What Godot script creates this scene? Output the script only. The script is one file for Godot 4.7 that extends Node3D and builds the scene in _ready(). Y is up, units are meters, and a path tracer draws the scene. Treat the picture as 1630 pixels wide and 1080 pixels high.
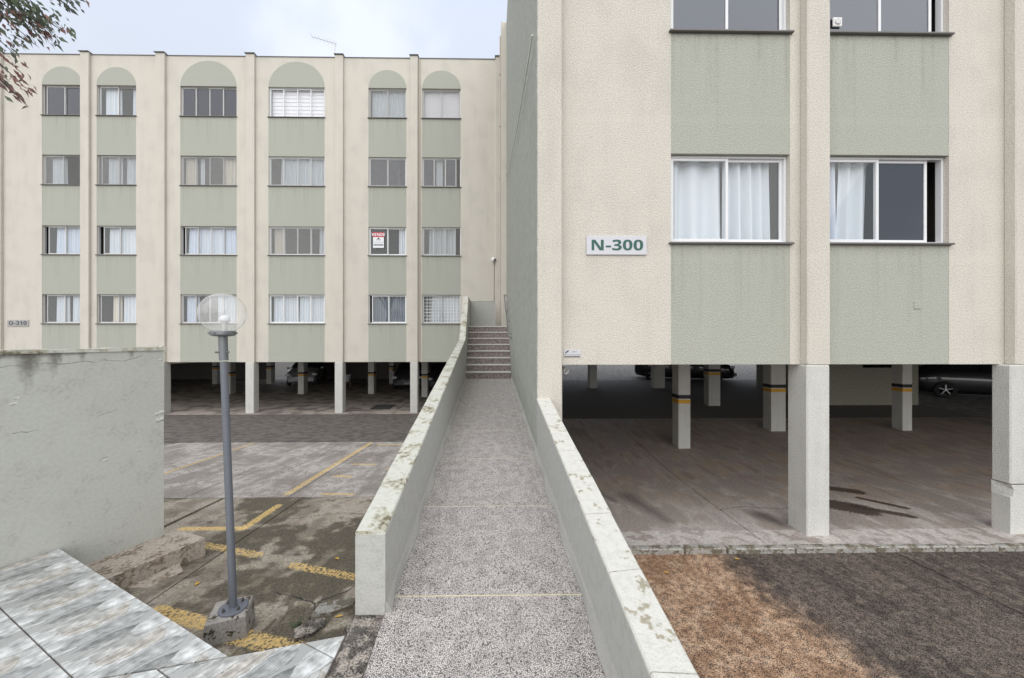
extends Node3D
# Two painted apartment blocks over open garages, a terrazzo ramp between low parapets, a tiled terrace with a garden lamp.
# Plan coordinates: X to the right, z away from the camera (Godot -Z), Y up; metres; the tiled terrace lies at Y = 0.

var M := {}
var uv_of: Callable
var uv2_of: Callable
var no_map: Callable
var turned := Transform3D()
var rng := RandomNumberGenerator.new()
var taken := {}
var garden_map: Ground


# ---------------------------------------------------------------- helpers
func V(x: float, y: float, z: float) -> Vector3:
	return Vector3(x, y, -z)


func ST() -> SurfaceTool:
	var st := SurfaceTool.new()
	st.begin(Mesh.PRIMITIVE_TRIANGLES)
	return st


func flat_uv(p: Vector3, n: Vector3) -> Vector2:
	var a := n.abs()
	if a.y >= a.x and a.y >= a.z:
		return Vector2(p.x, p.z)
	if a.x >= a.z:
		return Vector2(p.z, -p.y)
	return Vector2(p.x, -p.y)


func put(st: SurfaceTool, p: Vector3, n: Vector3, g: Vector3) -> void:
	st.set_normal(n)
	st.set_uv(uv_of.call(p, g) if uv_of.is_valid() else flat_uv(p, g))
	st.set_uv2(uv2_of.call(p, g) if uv2_of.is_valid() else flat_uv(p, g))
	st.add_vertex(p)


func tri(st: SurfaceTool, a: Vector3, b: Vector3, c: Vector3, hint: Vector3) -> void:
	a = turned * a; b = turned * b; c = turned * c
	hint = turned.basis * hint
	var n := (b - a).cross(c - a)
	if n.length_squared() < 1e-16:
		return
	n = n.normalized()
	if n.dot(hint) < 0.0:
		n = -n
		var t := b; b = c; c = t
	put(st, a, n, n); put(st, c, n, n); put(st, b, n, n)


func trin(st: SurfaceTool, a: Vector3, b: Vector3, c: Vector3, na: Vector3, nb: Vector3, nc: Vector3) -> void:
	a = turned * a; b = turned * b; c = turned * c
	na = turned.basis * na; nb = turned.basis * nb; nc = turned.basis * nc
	var n := (b - a).cross(c - a)
	if n.length_squared() < 1e-18:
		return
	if n.dot(na + nb + nc) < 0.0:
		var t := b; b = c; c = t
		t = nb; nb = nc; nc = t
	var g := (na + nb + nc).normalized()
	put(st, a, na, g); put(st, c, nc, g); put(st, b, nb, g)


func quad(st: SurfaceTool, a: Vector3, b: Vector3, c: Vector3, d: Vector3, hint: Vector3) -> void:
	tri(st, a, b, c, hint)
	tri(st, a, c, d, hint)


func loft(st: SurfaceTool, A: Array, B: Array, caps := true) -> void:
	var m := Vector3.ZERO
	for p in A: m += p
	for p in B: m += p
	m /= A.size() * 2
	var k := A.size()
	for i in k:
		var j := (i + 1) % k
		quad(st, A[i], A[j], B[j], B[i], (A[i] + A[j] + B[i] + B[j]) / 4.0 - m)
	if caps:
		for i in range(1, k - 1):
			tri(st, A[0], A[i], A[i + 1], A[0] + A[i] - B[0] - B[i])
			tri(st, B[0], B[i], B[i + 1], B[0] + B[i] - A[0] - A[i])


func bx(st: SurfaceTool, x0: float, x1: float, y0: float, y1: float, z0: float, z1: float) -> void:
	loft(st, [V(x0, y0, z0), V(x1, y0, z0), V(x1, y1, z0), V(x0, y1, z0)], [V(x0, y0, z1), V(x1, y0, z1), V(x1, y1, z1), V(x0, y1, z1)])


func cbox(st: SurfaceTool, x0: float, x1: float, y0: float, y1: float, z0: float, z1: float, c: float) -> void:
	var m := V((x0 + x1) / 2, (y0 + y1) / 2, (z0 + z1) / 2)
	var h := Vector3(absf(x1 - x0) / 2, absf(y1 - y0) / 2, absf(z1 - z0) / 2)
	var P := func(s: Vector3, k: int) -> Vector3:
		var p := Vector3.ZERO
		for i in 3:
			p[i] = s[i] * (h[i] if i == k else h[i] - c)
		return m + p
	for k in 3:
		for s in [-1.0, 1.0]:
			var q := []
			for e in [[-1, -1], [1, -1], [1, 1], [-1, 1]]:
				var w := Vector3.ZERO
				w[k] = s; w[(k + 1) % 3] = e[0]; w[(k + 2) % 3] = e[1]
				q.append(P.call(w, k))
			var n := Vector3.ZERO
			n[k] = s
			quad(st, q[0], q[1], q[2], q[3], n)
			var j := (k + 1) % 3
			for s2 in [-1.0, 1.0]:
				var w1 := Vector3.ZERO
				w1[k] = s; w1[j] = s2; w1[(k + 2) % 3] = -1
				var w2 := w1
				w2[(k + 2) % 3] = 1
				var n2 := Vector3.ZERO
				n2[k] = s; n2[j] = s2
				quad(st, P.call(w1, k), P.call(w2, k), P.call(w2, j), P.call(w1, j), n2)
	for sx in [-1, 1]:
		for sy in [-1, 1]:
			for sz in [-1, 1]:
				var w := Vector3(sx, sy, sz)
				tri(st, P.call(w, 0), P.call(w, 1), P.call(w, 2), w)


func prism(st: SurfaceTool, poly: PackedVector2Array, y0: float, y1: float) -> void:
	# poly in plan (X, z), extruded upwards
	var idx := Geometry2D.triangulate_polygon(poly)
	for i in range(0, idx.size(), 3):
		var a := poly[idx[i]]; var b := poly[idx[i + 1]]; var c := poly[idx[i + 2]]
		tri(st, V(a.x, y1, a.y), V(b.x, y1, b.y), V(c.x, y1, c.y), Vector3.UP)
		tri(st, V(a.x, y0, a.y), V(b.x, y0, b.y), V(c.x, y0, c.y), Vector3.DOWN)
	var turn := -1.0 if Geometry2D.is_polygon_clockwise(poly) else 1.0
	for i in poly.size():
		var a := poly[i]; var b := poly[(i + 1) % poly.size()]
		var d := (b - a) * turn
		quad(st, V(a.x, y0, a.y), V(b.x, y0, b.y), V(b.x, y1, b.y), V(a.x, y1, a.y), V(d.y, 0, -d.x))


func tube(st: SurfaceTool, pts: Array, r: Variant, sides := 10, caps := true) -> void:
	var rings := []
	for i in pts.size():
		var d: Vector3 = (pts[mini(i + 1, pts.size() - 1)] - pts[maxi(i - 1, 0)]).normalized()
		var u := d.cross(Vector3.UP if absf(d.y) < 0.9 else Vector3.RIGHT).normalized()
		var w := d.cross(u)
		var rr: float = r[i] if r is Array else r
		var ring := []
		for k in sides:
			var n := u * cos(TAU * k / sides) + w * sin(TAU * k / sides)
			ring.append([pts[i] + n * rr, n])
		rings.append(ring)
	for i in pts.size() - 1:
		for k in sides:
			var j := (k + 1) % sides
			var a: Array = rings[i][k]; var b: Array = rings[i][j]; var c: Array = rings[i + 1][j]; var d: Array = rings[i + 1][k]
			trin(st, a[0], b[0], c[0], a[1], b[1], c[1])
			trin(st, a[0], c[0], d[0], a[1], c[1], d[1])
	if caps:
		for e in [0, pts.size() - 1]:
			var out: Vector3 = pts[e] - pts[1 if e == 0 else e - 1]
			for k in range(1, sides - 1):
				tri(st, rings[e][0][0], rings[e][k][0], rings[e][k + 1][0], out)


func lathe(st: SurfaceTool, prof: Array, at: Vector3, sides := 24, axis := Basis()) -> void:
	# prof: [radius, height] pairs; smooth normals
	var nrm := []
	for i in prof.size():
		var a: Array = prof[maxi(i - 1, 0)]; var b: Array = prof[mini(i + 1, prof.size() - 1)]
		nrm.append(Vector2(b[1] - a[1], -(b[0] - a[0])).normalized())
	for i in prof.size() - 1:
		for k in sides:
			var t0 := TAU * k / sides; var t1 := TAU * (k + 1) / sides
			var P := []
			var N := []
			for e in [[i, t0], [i, t1], [i + 1, t1], [i + 1, t0]]:
				var q: Array = prof[e[0]]
				P.append(at + axis * Vector3(q[0] * cos(e[1]), q[1], q[0] * sin(e[1])))
				N.append(axis * Vector3(nrm[e[0]].x * cos(e[1]), nrm[e[0]].y, nrm[e[0]].x * sin(e[1])))
			trin(st, P[0], P[1], P[2], N[0], N[1], N[2])
			trin(st, P[0], P[2], P[3], N[0], N[2], N[3])


func numbered(called: String, parent: Node) -> String:
	var key := str(parent.get_instance_id()) + called
	var n: int = taken.get(key, 0)
	taken[key] = n + 1
	return called if n == 0 else "%s_%03d" % [called, n]


func obj(called: String, st: SurfaceTool, m: Material, parent: Node = self) -> MeshInstance3D:
	var o := MeshInstance3D.new()
	o.name = numbered(called, parent)
	o.mesh = st.commit()
	o.material_override = m
	parent.add_child(o, true)
	return o


func thing(called: String, label: String, category: String, at := Vector3.ZERO, group := "") -> Node3D:
	var o := Node3D.new()
	o.name = numbered(called, self)
	add_child(o, true)
	o.position = at
	return tag(o, label, category, group)


func tag(o: Node3D, label: String, category: String, group := "") -> Node3D:
	o.set_meta("label", label)
	o.set_meta("category", category)
	if group: o.set_meta("group", group)
	return o


func structure(called: String) -> Node3D:
	var o := Node3D.new()
	o.name = numbered(called, self)
	add_child(o, true)
	o.set_meta("kind", "structure")
	return o


# ---------------------------------------------------------------- textures
func noise(w: int, h: int, freq: float, sd: int, oct := 3, kind := FastNoiseLite.TYPE_SIMPLEX_SMOOTH, tile := true) -> Image:
	var n := FastNoiseLite.new()
	n.noise_type = kind
	n.seed = sd
	n.frequency = freq
	n.fractal_type = FastNoiseLite.FRACTAL_FBM if oct > 1 else FastNoiseLite.FRACTAL_NONE
	n.fractal_octaves = oct
	if kind == FastNoiseLite.TYPE_CELLULAR:
		n.cellular_return_type = FastNoiseLite.RETURN_DISTANCE2_SUB
		n.cellular_jitter = 1.0
		n.domain_warp_enabled = true
		n.domain_warp_amplitude = 9.0
		n.domain_warp_frequency = freq * 0.8
	var im := n.get_seamless_image(w, h, false, false, 0.1, true) if tile else n.get_image(w, h, false, false, true)
	im.convert(Image.FORMAT_L8)
	return im


func map_grey(im: Image, lut: Callable) -> ImageTexture:
	# a grey picture through a table of 256 colours
	var table := PackedByteArray()
	table.resize(768)
	for i in 256:
		var c: Color = lut.call(i / 255.0)
		table[i * 3] = int(clampf(c.r, 0, 1) * 255); table[i * 3 + 1] = int(clampf(c.g, 0, 1) * 255); table[i * 3 + 2] = int(clampf(c.b, 0, 1) * 255)
	var src := im.get_data()
	var out := PackedByteArray()
	out.resize(src.size() * 3)
	for i in src.size():
		var k := src[i] * 3
		out[i * 3] = table[k]; out[i * 3 + 1] = table[k + 1]; out[i * 3 + 2] = table[k + 2]
	return ImageTexture.create_from_image(Image.create_from_data(im.get_width(), im.get_height(), false, Image.FORMAT_RGB8, out))


func mixed(a: Image, b: Image, wa: float, wb: float) -> Image:
	var x := a.get_data(); var y := b.get_data()
	for i in x.size():
		x[i] = clampi(int((x[i] - 128) * wa + (y[i] - 128) * wb) + 128, 0, 255)
	return Image.create_from_data(a.get_width(), a.get_height(), false, Image.FORMAT_L8, x)


func grey(a: float, b: float, lo := 0.0, hi := 1.0) -> Callable:
	return func(t: float) -> Color:
		var v := lerpf(a, b, smoothstep(lo, hi, t))
		return Color(v, v, v)


func lin(r: float, g: float, b: float) -> Color:
	return Color(r, g, b).linear_to_srgb()


func mat(c: Color, rough := 0.8, metal := 0.0) -> StandardMaterial3D:
	var m := StandardMaterial3D.new()
	m.albedo_color = c
	m.roughness = rough
	m.metallic = metal
	return m


func textured(m: StandardMaterial3D, albedo: Texture2D, per_metre: float, height: Texture2D = null, cm := 0.2) -> StandardMaterial3D:
	m.albedo_texture = albedo
	m.uv1_triplanar = true
	m.uv1_world_triplanar = true
	m.uv1_triplanar_sharpness = 6.0
	m.uv1_scale = Vector3.ONE * per_metre
	if height:
		m.heightmap_enabled = true
		m.heightmap_texture = height
		m.heightmap_scale = cm
	return m


func detailed(m: StandardMaterial3D, t: Texture2D, per_metre: float) -> StandardMaterial3D:
	m.detail_enabled = true
	m.detail_albedo = t
	m.detail_blend_mode = BaseMaterial3D.BLEND_MODE_MUL
	m.detail_uv_layer = BaseMaterial3D.DETAIL_UV_2
	m.uv2_scale = Vector3.ONE * per_metre
	return m


# A painted map of a piece of ground: x0..x1 by z0..z1 metres, colours set in a loop, strokes laid over it.
class Ground:
	var x0: float; var x1: float; var z0: float; var z1: float
	var w: int; var h: int
	var px: PackedByteArray
	var rag: PackedByteArray

	func stroke(a: Vector2, b: Vector2, width: float, c: Color, cover: float, seed_at := 0) -> void:
		var s := w / (x1 - x0)
		var lo := Vector2(minf(a.x, b.x) - width, minf(a.y, b.y) - width)
		var hi := Vector2(maxf(a.x, b.x) + width, maxf(a.y, b.y) + width)
		for j in range(maxi(0, int((lo.y - z0) * s)), mini(h, int((hi.y - z0) * s) + 1)):
			for i in range(maxi(0, int((lo.x - x0) * s)), mini(w, int((hi.x - x0) * s) + 1)):
				var p := Vector2(x0 + (i + 0.5) / s, z0 + (j + 0.5) / s)
				var q := Geometry2D.get_closest_point_to_segment(p, a, b)
				var r := rag[(j * w + i + seed_at * 7919) % rag.size()] / 255.0
				var d := p.distance_to(q) / (width * 0.5)
				if d < 0.55 + r * 0.75 and r < cover + (1.0 - d) * 0.12:
					var k := (j * w + i) * 3
					px[k] = int(lerpf(px[k], c.r * 255, 0.82)); px[k + 1] = int(lerpf(px[k + 1], c.g * 255, 0.82)); px[k + 2] = int(lerpf(px[k + 2], c.b * 255, 0.82))

	func smear(a: Vector2, b: Vector2, width: float, c: Color, strength: float) -> void:
		var s := w / (x1 - x0)
		for j in range(maxi(0, int((minf(a.y, b.y) - width - z0) * s)), mini(h, int((maxf(a.y, b.y) + width - z0) * s) + 1)):
			for i in range(maxi(0, int((minf(a.x, b.x) - width - x0) * s)), mini(w, int((maxf(a.x, b.x) + width - x0) * s) + 1)):
				var p := Vector2(x0 + (i + 0.5) / s, z0 + (j + 0.5) / s)
				var q := Geometry2D.get_closest_point_to_segment(p, a, b)
				var along := a.distance_to(q) / maxf(0.001, a.distance_to(b))
				var ra := rag[j * w + i] / 255.0
				var t := clampf(1.25 - p.distance_to(q) / (width * 0.5) - 0.5 * along, 0.0, 1.0) * clampf(0.35 + ra, 0.0, 1.0) * strength
				var k := (j * w + i) * 3
				px[k] = int(lerpf(px[k], c.r * 255, t)); px[k + 1] = int(lerpf(px[k + 1], c.g * 255, t)); px[k + 2] = int(lerpf(px[k + 2], c.b * 255, t))

	func crack(pts: Array, width: float, c: Color, sd: int) -> void:
		var g := RandomNumberGenerator.new()
		g.seed = sd
		for i in pts.size() - 1:
			var a: Vector2 = pts[i]; var b: Vector2 = pts[i + 1]
			var n := int(a.distance_to(b) / 0.06) + 1
			var last := a
			for k in range(1, n + 1):
				var p := a.lerp(b, float(k) / n) + (Vector2(g.randf_range(-1, 1), g.randf_range(-1, 1)) * 0.014 if k < n else Vector2.ZERO)
				stroke(last, p, width * g.randf_range(0.6, 1.3), c, 1.1)
				last = p

	func texture() -> ImageTexture:
		return ImageTexture.create_from_image(Image.create_from_data(w, h, false, Image.FORMAT_RGB8, px))

	func uv(p: Vector3, _n: Vector3) -> Vector2:
		return Vector2((p.x - x0) / (x1 - x0), (-p.z - z0) / (z1 - z0))


func ground_map(x0: float, x1: float, z0: float, z1: float, w: int, sd: int, color_at: Callable) -> Ground:
	var g := Ground.new()
	g.x0 = x0; g.x1 = x1; g.z0 = z0; g.z1 = z1
	g.w = w
	g.h = int(w * (z1 - z0) / (x1 - x0))
	var s := w / (x1 - x0)
	var big := noise(g.w, g.h, 0.9 / s, sd, 4, FastNoiseLite.TYPE_SIMPLEX_SMOOTH, false).get_data()
	var mid := noise(g.w, g.h, 4.5 / s, sd + 1, 4, FastNoiseLite.TYPE_SIMPLEX_SMOOTH, false).get_data()
	g.rag = noise(g.w, g.h, 30.0 / s, sd + 2, 3, FastNoiseLite.TYPE_SIMPLEX_SMOOTH, false).get_data()
	var run_im := noise(g.w, maxi(16, g.h / 6), 3.2 / s, sd + 3, 3, FastNoiseLite.TYPE_SIMPLEX_SMOOTH, false)
	run_im.resize(g.w, g.h, Image.INTERPOLATE_CUBIC)
	var run := run_im.get_data()
	g.px.resize(g.w * g.h * 3)
	var k := 0
	for j in g.h:
		var z := z0 + (j + 0.5) / s
		for i in g.w:
			var at := j * g.w + i
			var c: Color = color_at.call(x0 + (i + 0.5) / s, z, big[at] / 255.0, mid[at] / 255.0, g.rag[at] / 255.0, run[at] / 255.0)
			g.px[k] = int(c.r * 255); g.px[k + 1] = int(c.g * 255); g.px[k + 2] = int(c.b * 255)
			k += 3
	return g


# ---------------------------------------------------------------- camera, sky, sun
func set_up_view() -> void:
	var cam := Camera3D.new()
	cam.name = "camera"
	var near := 0.05
	cam.position = Vector3(0, 1.6, 0)
	cam.rotation_degrees = Vector3(0, -0.9, 0)
	cam.set_frustum(near * 1080.0 / 610.0, Vector2(near * 25.4 / 610.0, near * -2.0 / 610.0), near, 600.0)
	add_child(cam)
	cam.current = true
	var env := Environment.new()
	env.background_mode = Environment.BG_SKY
	var sky := ProceduralSkyMaterial.new()
	sky.sky_top_color = lin(0.72, 0.81, 0.98)
	sky.sky_horizon_color = lin(0.60, 0.63, 0.68)
	sky.sky_energy_multiplier = 0.75
	sky.sky_curve = 0.5
	sky.ground_bottom_color = lin(0.16, 0.15, 0.14)
	sky.ground_horizon_color = lin(0.22, 0.22, 0.22)
	sky.ground_curve = 0.3
	var cl := noise(1024, 512, 0.011, 71, 5)
	sky.sky_cover = map_grey(cl, func(t: float) -> Color: return Color(0.60, 0.58, 0.60) * smoothstep(0.30, 0.80, t))
	sky.sky_cover_modulate = Color(0.6, 0.6, 0.6)
	env.sky = Sky.new()
	env.sky.sky_material = sky
	env.tonemap_mode = Environment.TONE_MAPPER_LINEAR
	env.tonemap_exposure = 2.12
	env.sdfgi_enabled = true
	env.ssao_enabled = true
	env.ssil_enabled = true
	var we := WorldEnvironment.new()
	we.name = "world_environment"
	we.environment = env
	add_child(we)
	var sun := DirectionalLight3D.new()
	sun.name = "sun"
	sun.light_energy = 0.5
	sun.light_color = Color(1.0, 0.98, 0.95)
	sun.light_angular_distance = 106.0
	sun.shadow_enabled = true
	sun.sky_mode = DirectionalLight3D.SKY_MODE_LIGHT_ONLY
	add_child(sun)
	sun.look_at_from_position(Vector3(-1.8, 6, 8.5), Vector3.ZERO)


func make_materials() -> void:
	# grain and relief
	var worm := noise(1024, 1024, 0.075, 3, 3)
	var fine := noise(1024, 1024, 0.22, 4, 2)
	var stucco_h := ImageTexture.create_from_image(mixed(worm, fine, 1.0, 0.45))
	var stucco_c := map_grey(mixed(worm, fine, 0.8, 0.6), grey(0.88, 1.0, 0.2, 0.75))
	# weather on walls: broad mottling with upright runs of rain dirt
	var runs := noise(1024, 128, 0.02, 9, 4)
	runs.resize(1024, 1024, Image.INTERPOLATE_CUBIC)
	var mott := noise(1024, 1024, 0.008, 10, 5)
	var wall_stain := map_grey(mixed(mott, runs, 0.6, 0.5), grey(0.965, 1.0, 0.15, 0.6))
	# tall streaky relief of the gable wall
	var drag := noise(1024, 128, 0.07, 12, 3)
	drag.resize(1024, 1024, Image.INTERPOLATE_CUBIC)
	var drag_mix := mixed(drag, worm, 0.8, 0.5)
	var drag_h := ImageTexture.create_from_image(drag_mix)
	var drag_c := map_grey(drag_mix, grey(0.80, 1.0, 0.15, 0.75))

	M.cream = detailed(textured(mat(lin(0.70, 0.662, 0.585), 0.9), stucco_c, 0.55, stucco_h, 0.65), wall_stain, 0.13)
	M.green = detailed(textured(mat(lin(0.465, 0.478, 0.425), 0.9), stucco_c, 0.55, stucco_h, 0.65), make_panel_stain(), 1.0)
	M.gable = detailed(textured(mat(lin(0.465, 0.478, 0.425), 0.9), drag_c, 0.5, drag_h, 1.2), wall_stain, 0.11)
	M.column_white = detailed(textured(mat(lin(0.67, 0.665, 0.62), 0.85), stucco_c, 0.6, stucco_h, 0.6), wall_stain, 0.3)

	# smooth painted render with scuffs, for the parapets and the garden wall
	var scuff := noise(1024, 1024, 0.012, 21, 6)
	var scratch := noise(1024, 1024, 0.05, 22, 4)
	var plaster := map_grey(mixed(scuff, scratch, 0.7, 0.5), grey(0.955, 1.0, 0.2, 0.6))
	var plaster_h := ImageTexture.create_from_image(mixed(scratch, fine, 0.8, 0.3))
	M.plaster_c = plaster
	M.smooth_c = map_grey(scratch, grey(0.97, 1.0, 0.2, 0.7))
	M.plaster_h = plaster_h
	M.parapet = textured(mat(lin(0.45, 0.45, 0.42), 0.7), plaster, 0.8, plaster_h, 0.25)
	var blots := noise(1024, 1024, 0.011, 23, 5)
	M.coping_clean = detailed(textured(mat(lin(0.62, 0.61, 0.55), 0.8), plaster, 1.1, plaster_h, 0.3), map_grey(mixed(blots, scratch, 1.0, 0.5), func(t: float) -> Color: return Color(0.78, 0.75, 0.69).lerp(Color.WHITE, smoothstep(0.10, 0.26, t))), 0.45)
	M.coping_mossy = detailed(textured(mat(lin(0.58, 0.58, 0.51), 0.85), plaster, 1.1, plaster_h, 0.35), map_grey(mixed(blots, scratch, 1.0, 0.7), func(t: float) -> Color: return Color(0.58, 0.55, 0.48).lerp(Color(0.87, 0.85, 0.80), smoothstep(0.10, 0.25, t)).lerp(Color.WHITE, smoothstep(0.27, 0.5, t))), 0.3)
	M.skirting = textured(mat(lin(0.40, 0.39, 0.36), 0.9), plaster, 2.0, plaster_h, 0.5)

	# terrazzo of the ramp: pale chips in a dark matrix
	var chips := noise(1024, 1024, 0.10, 31, 1, FastNoiseLite.TYPE_CELLULAR)
	var chip_tone := noise(1024, 1024, 0.09, 32, 2)
	var terr := mixed(chips, chip_tone, 1.0, 0.45)
	var terr_c := map_grey(terr, func(t: float) -> Color: return Color(0.355, 0.335, 0.325).lerp(Color(0.86, 0.835, 0.81), smoothstep(0.10, 0.30, t)))
	M.terrazzo = detailed(textured(mat(Color.WHITE, 0.75), terr_c, 1.12, ImageTexture.create_from_image(terr), 0.12), map_grey(scuff, grey(0.92, 1.0, 0.25, 0.65)), 0.5)
	M.joint = mat(lin(0.62, 0.56, 0.36), 0.6)
	M.stair = detailed(textured(mat(lin(0.72, 0.66, 0.65), 0.8), terr_c, 1.2), map_grey(scuff, grey(0.8, 1.0, 0.25, 0.65)), 0.9)
	M.stair_nose = textured(mat(lin(0.56, 0.54, 0.51), 0.8), plaster, 1.5)

	# concrete and asphalt grain, multiplied over the painted ground maps
	var grit_a := noise(1024, 1024, 0.16, 41, 3)
	var grit_b := noise(1024, 1024, 0.03, 42, 4)
	var grit := mixed(grit_a, grit_b, 1.0, 0.6)
	M.grit_c = map_grey(grit, grey(0.80, 1.0, 0.2, 0.72))
	M.grit_h = ImageTexture.create_from_image(grit)
	var stones := mixed(grit_a, chips, 1.0, 0.8)
	var flecks := mixed(noise(1024, 1024, 0.11, 43, 3), noise(1024, 1024, 0.02, 44, 4), 1.0, 0.5)
	M.asphalt_h = ImageTexture.create_from_image(flecks)
	M.asphalt_c = map_grey(flecks, func(t: float) -> Color: return Color(0.42, 0.40, 0.39).lerp(Color(0.86, 0.85, 0.84), smoothstep(0.25, 0.52, t)).lerp(Color(1.0, 0.99, 0.97), smoothstep(0.62, 0.72, t)))
	M.gravel_h = ImageTexture.create_from_image(stones)
	M.gravel_c = map_grey(stones, func(t: float) -> Color: return Color(0.60, 0.59, 0.58).lerp(Color(0.91, 0.90, 0.89), smoothstep(0.2, 0.55, t)).lerp(Color(1.0, 1.0, 1.0), smoothstep(0.62, 0.75, t)))
	M.concrete = detailed(textured(mat(lin(0.27, 0.25, 0.225), 0.85), M.grit_c, 0.8, M.grit_h, 0.3), map_grey(mixed(mott, blots, 0.8, 0.6), grey(0.76, 1.0, 0.2, 0.65)), 0.35)
	M.lane = detailed(textured(mat(lin(0.17, 0.149, 0.132), 0.8), M.grit_c, 0.5, M.grit_h, 0.2), map_grey(mixed(mott, blots, 0.9, 0.8), grey(0.75, 1.0, 0.2, 0.7)), 0.3)
	M.earth = textured(mat(lin(0.10, 0.09, 0.075), 0.95), M.grit_c, 0.4)
	M.gap = textured(mat(lin(0.035, 0.03, 0.025), 0.95), M.grit_c, 1.0)
	M.kerb = detailed(textured(mat(lin(0.58, 0.50, 0.415), 0.9), M.grit_c, 1.0, M.grit_h, 0.6), map_grey(mixed(blots, scratch, 1.0, 0.8), func(t: float) -> Color: return Color(0.72, 0.69, 0.64).lerp(Color.WHITE, smoothstep(0.15, 0.5, t))), 0.5)
	M.edging = detailed(textured(mat(lin(0.47, 0.45, 0.41), 0.9), M.grit_c, 1.0, M.grit_h, 0.8), map_grey(mixed(blots, scratch, 1.4, 0.9), func(t: float) -> Color: return Color(0.70, 0.67, 0.60).lerp(Color.WHITE, smoothstep(0.2, 0.6, t))), 0.5)
	M.strip = detailed(textured(mat(lin(0.42, 0.385, 0.34), 0.75), M.asphalt_c, 0.6, M.grit_h, 0.4), map_grey(blots, grey(0.6, 1.0, 0.3, 0.6)), 0.8)
	M.pedestal = detailed(textured(mat(lin(0.46, 0.43, 0.39), 0.9), M.grit_c, 1.4, M.grit_h, 0.6), map_grey(mixed(blots, scratch, 1.4, 0.8), func(t: float) -> Color: return Color(0.46, 0.45, 0.35).lerp(Color.WHITE, smoothstep(0.05, 0.28, t))), 0.9)

	# windows
	M.frame_white = mat(lin(0.74, 0.75, 0.76), 0.4)
	M.frame_grey = mat(lin(0.56, 0.56, 0.55), 0.45, 0.2)
	M.granite = textured(mat(lin(0.16, 0.15, 0.14), 0.4), M.grit_c, 3.0)
	var clear := mat(Color(0.9, 0.95, 0.95, 0.06), 0.02)
	clear.transparency = BaseMaterial3D.TRANSPARENCY_ALPHA
	M.glass = clear
	for v in [["glass_dark", lin(0.12, 0.127, 0.143), 0.82], ["glass_far", lin(0.075, 0.078, 0.09), 0.75]]:
		var film := mat(Color(v[1], 0.05), 0.02, v[2])
		film.transparency = BaseMaterial3D.TRANSPARENCY_ALPHA
		M[v[0]] = film
	for c in [["curtain", lin(0.63, 0.68, 0.73)], ["curtain_blue", lin(0.60, 0.66, 0.76)], ["curtain_cream", lin(0.68, 0.64, 0.56)], ["curtain_dark", lin(0.16, 0.19, 0.24)], ["blind", lin(0.80, 0.80, 0.84)]]:
		var m := mat(c[1], 0.95)
		m.backlight_enabled = true
		m.backlight = Color(0.25, 0.25, 0.25)
		M[c[0]] = m
	M.room = mat(lin(0.10, 0.092, 0.083), 0.9)
	M.net = mat(lin(0.45, 0.45, 0.44), 0.8)
	M.brown = mat(lin(0.17, 0.09, 0.07), 0.8)

	# metal, paint, small things
	M.pole = textured(mat(lin(0.165, 0.175, 0.20), 0.5, 0.3), plaster, 3.0, plaster_h, 0.1)
	M.collar = textured(mat(lin(0.22, 0.23, 0.24), 0.45, 0.6), plaster, 5.0)
	M.steel = mat(lin(0.30, 0.30, 0.31), 0.4, 0.7)
	M.bolt = mat(lin(0.10, 0.09, 0.085), 0.6, 0.5)
	M.dark_metal = mat(lin(0.06, 0.06, 0.06), 0.5, 0.5)
	M.white_plastic = mat(lin(0.75, 0.75, 0.74), 0.35)
	M.grey_plastic = mat(lin(0.35, 0.35, 0.36), 0.4)
	M.black = mat(lin(0.012, 0.012, 0.012), 0.5)
	M.yellow = mat(lin(0.62, 0.33, 0.035), 0.7)
	M.band_black = mat(lin(0.02, 0.019, 0.02), 0.7)
	M.ceiling = textured(mat(lin(0.40, 0.39, 0.36), 0.9), M.grit_c, 0.4)
	M.shaded_concrete = textured(mat(lin(0.17, 0.16, 0.145), 0.9), M.grit_c, 0.5)  # concrete toned darker, standing in for shade deep in both garages
	M.floor_far = detailed(textured(mat(lin(0.38, 0.33, 0.285), 0.75), M.grit_c, 0.8, M.grit_h, 0.3), map_grey(mixed(mott, blots, 0.8, 0.6), grey(0.72, 1.0, 0.25, 0.65)), 0.13)
	M.room_wall = textured(mat(lin(0.36, 0.35, 0.28), 0.9), M.grit_c, 0.5)
	M.plate_white = mat(lin(0.58, 0.585, 0.62), 0.5)
	M.plate_grey = mat(lin(0.36, 0.35, 0.35), 0.5)
	M.letter_green = mat(lin(0.018, 0.095, 0.068), 0.5)
	M.letter_dark = mat(lin(0.05, 0.05, 0.055), 0.5)
	M.red = mat(lin(0.50, 0.03, 0.045), 0.5)
	M.paper = mat(lin(0.78, 0.80, 0.83), 0.6)
	M.bulb = mat(lin(0.85, 0.86, 0.88), 0.35)
	var globe := mat(Color(0.95, 0.95, 0.93, 0.20), 0.01)
	globe.transparency = BaseMaterial3D.TRANSPARENCY_ALPHA
	M.globe = globe
	M.cap_metal = mat(lin(0.22, 0.22, 0.235), 0.5, 0.3)
	M.pipe = mat(lin(0.50, 0.44, 0.37), 0.6)
	M.wire = mat(lin(0.74, 0.74, 0.70), 0.6)
	M.bark = textured(mat(lin(0.13, 0.10, 0.075), 0.95), M.grit_c, 1.5, M.grit_h, 1.0)
	M.grout = textured(mat(lin(0.17, 0.13, 0.115), 0.9), M.grit_c, 2.0)
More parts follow.
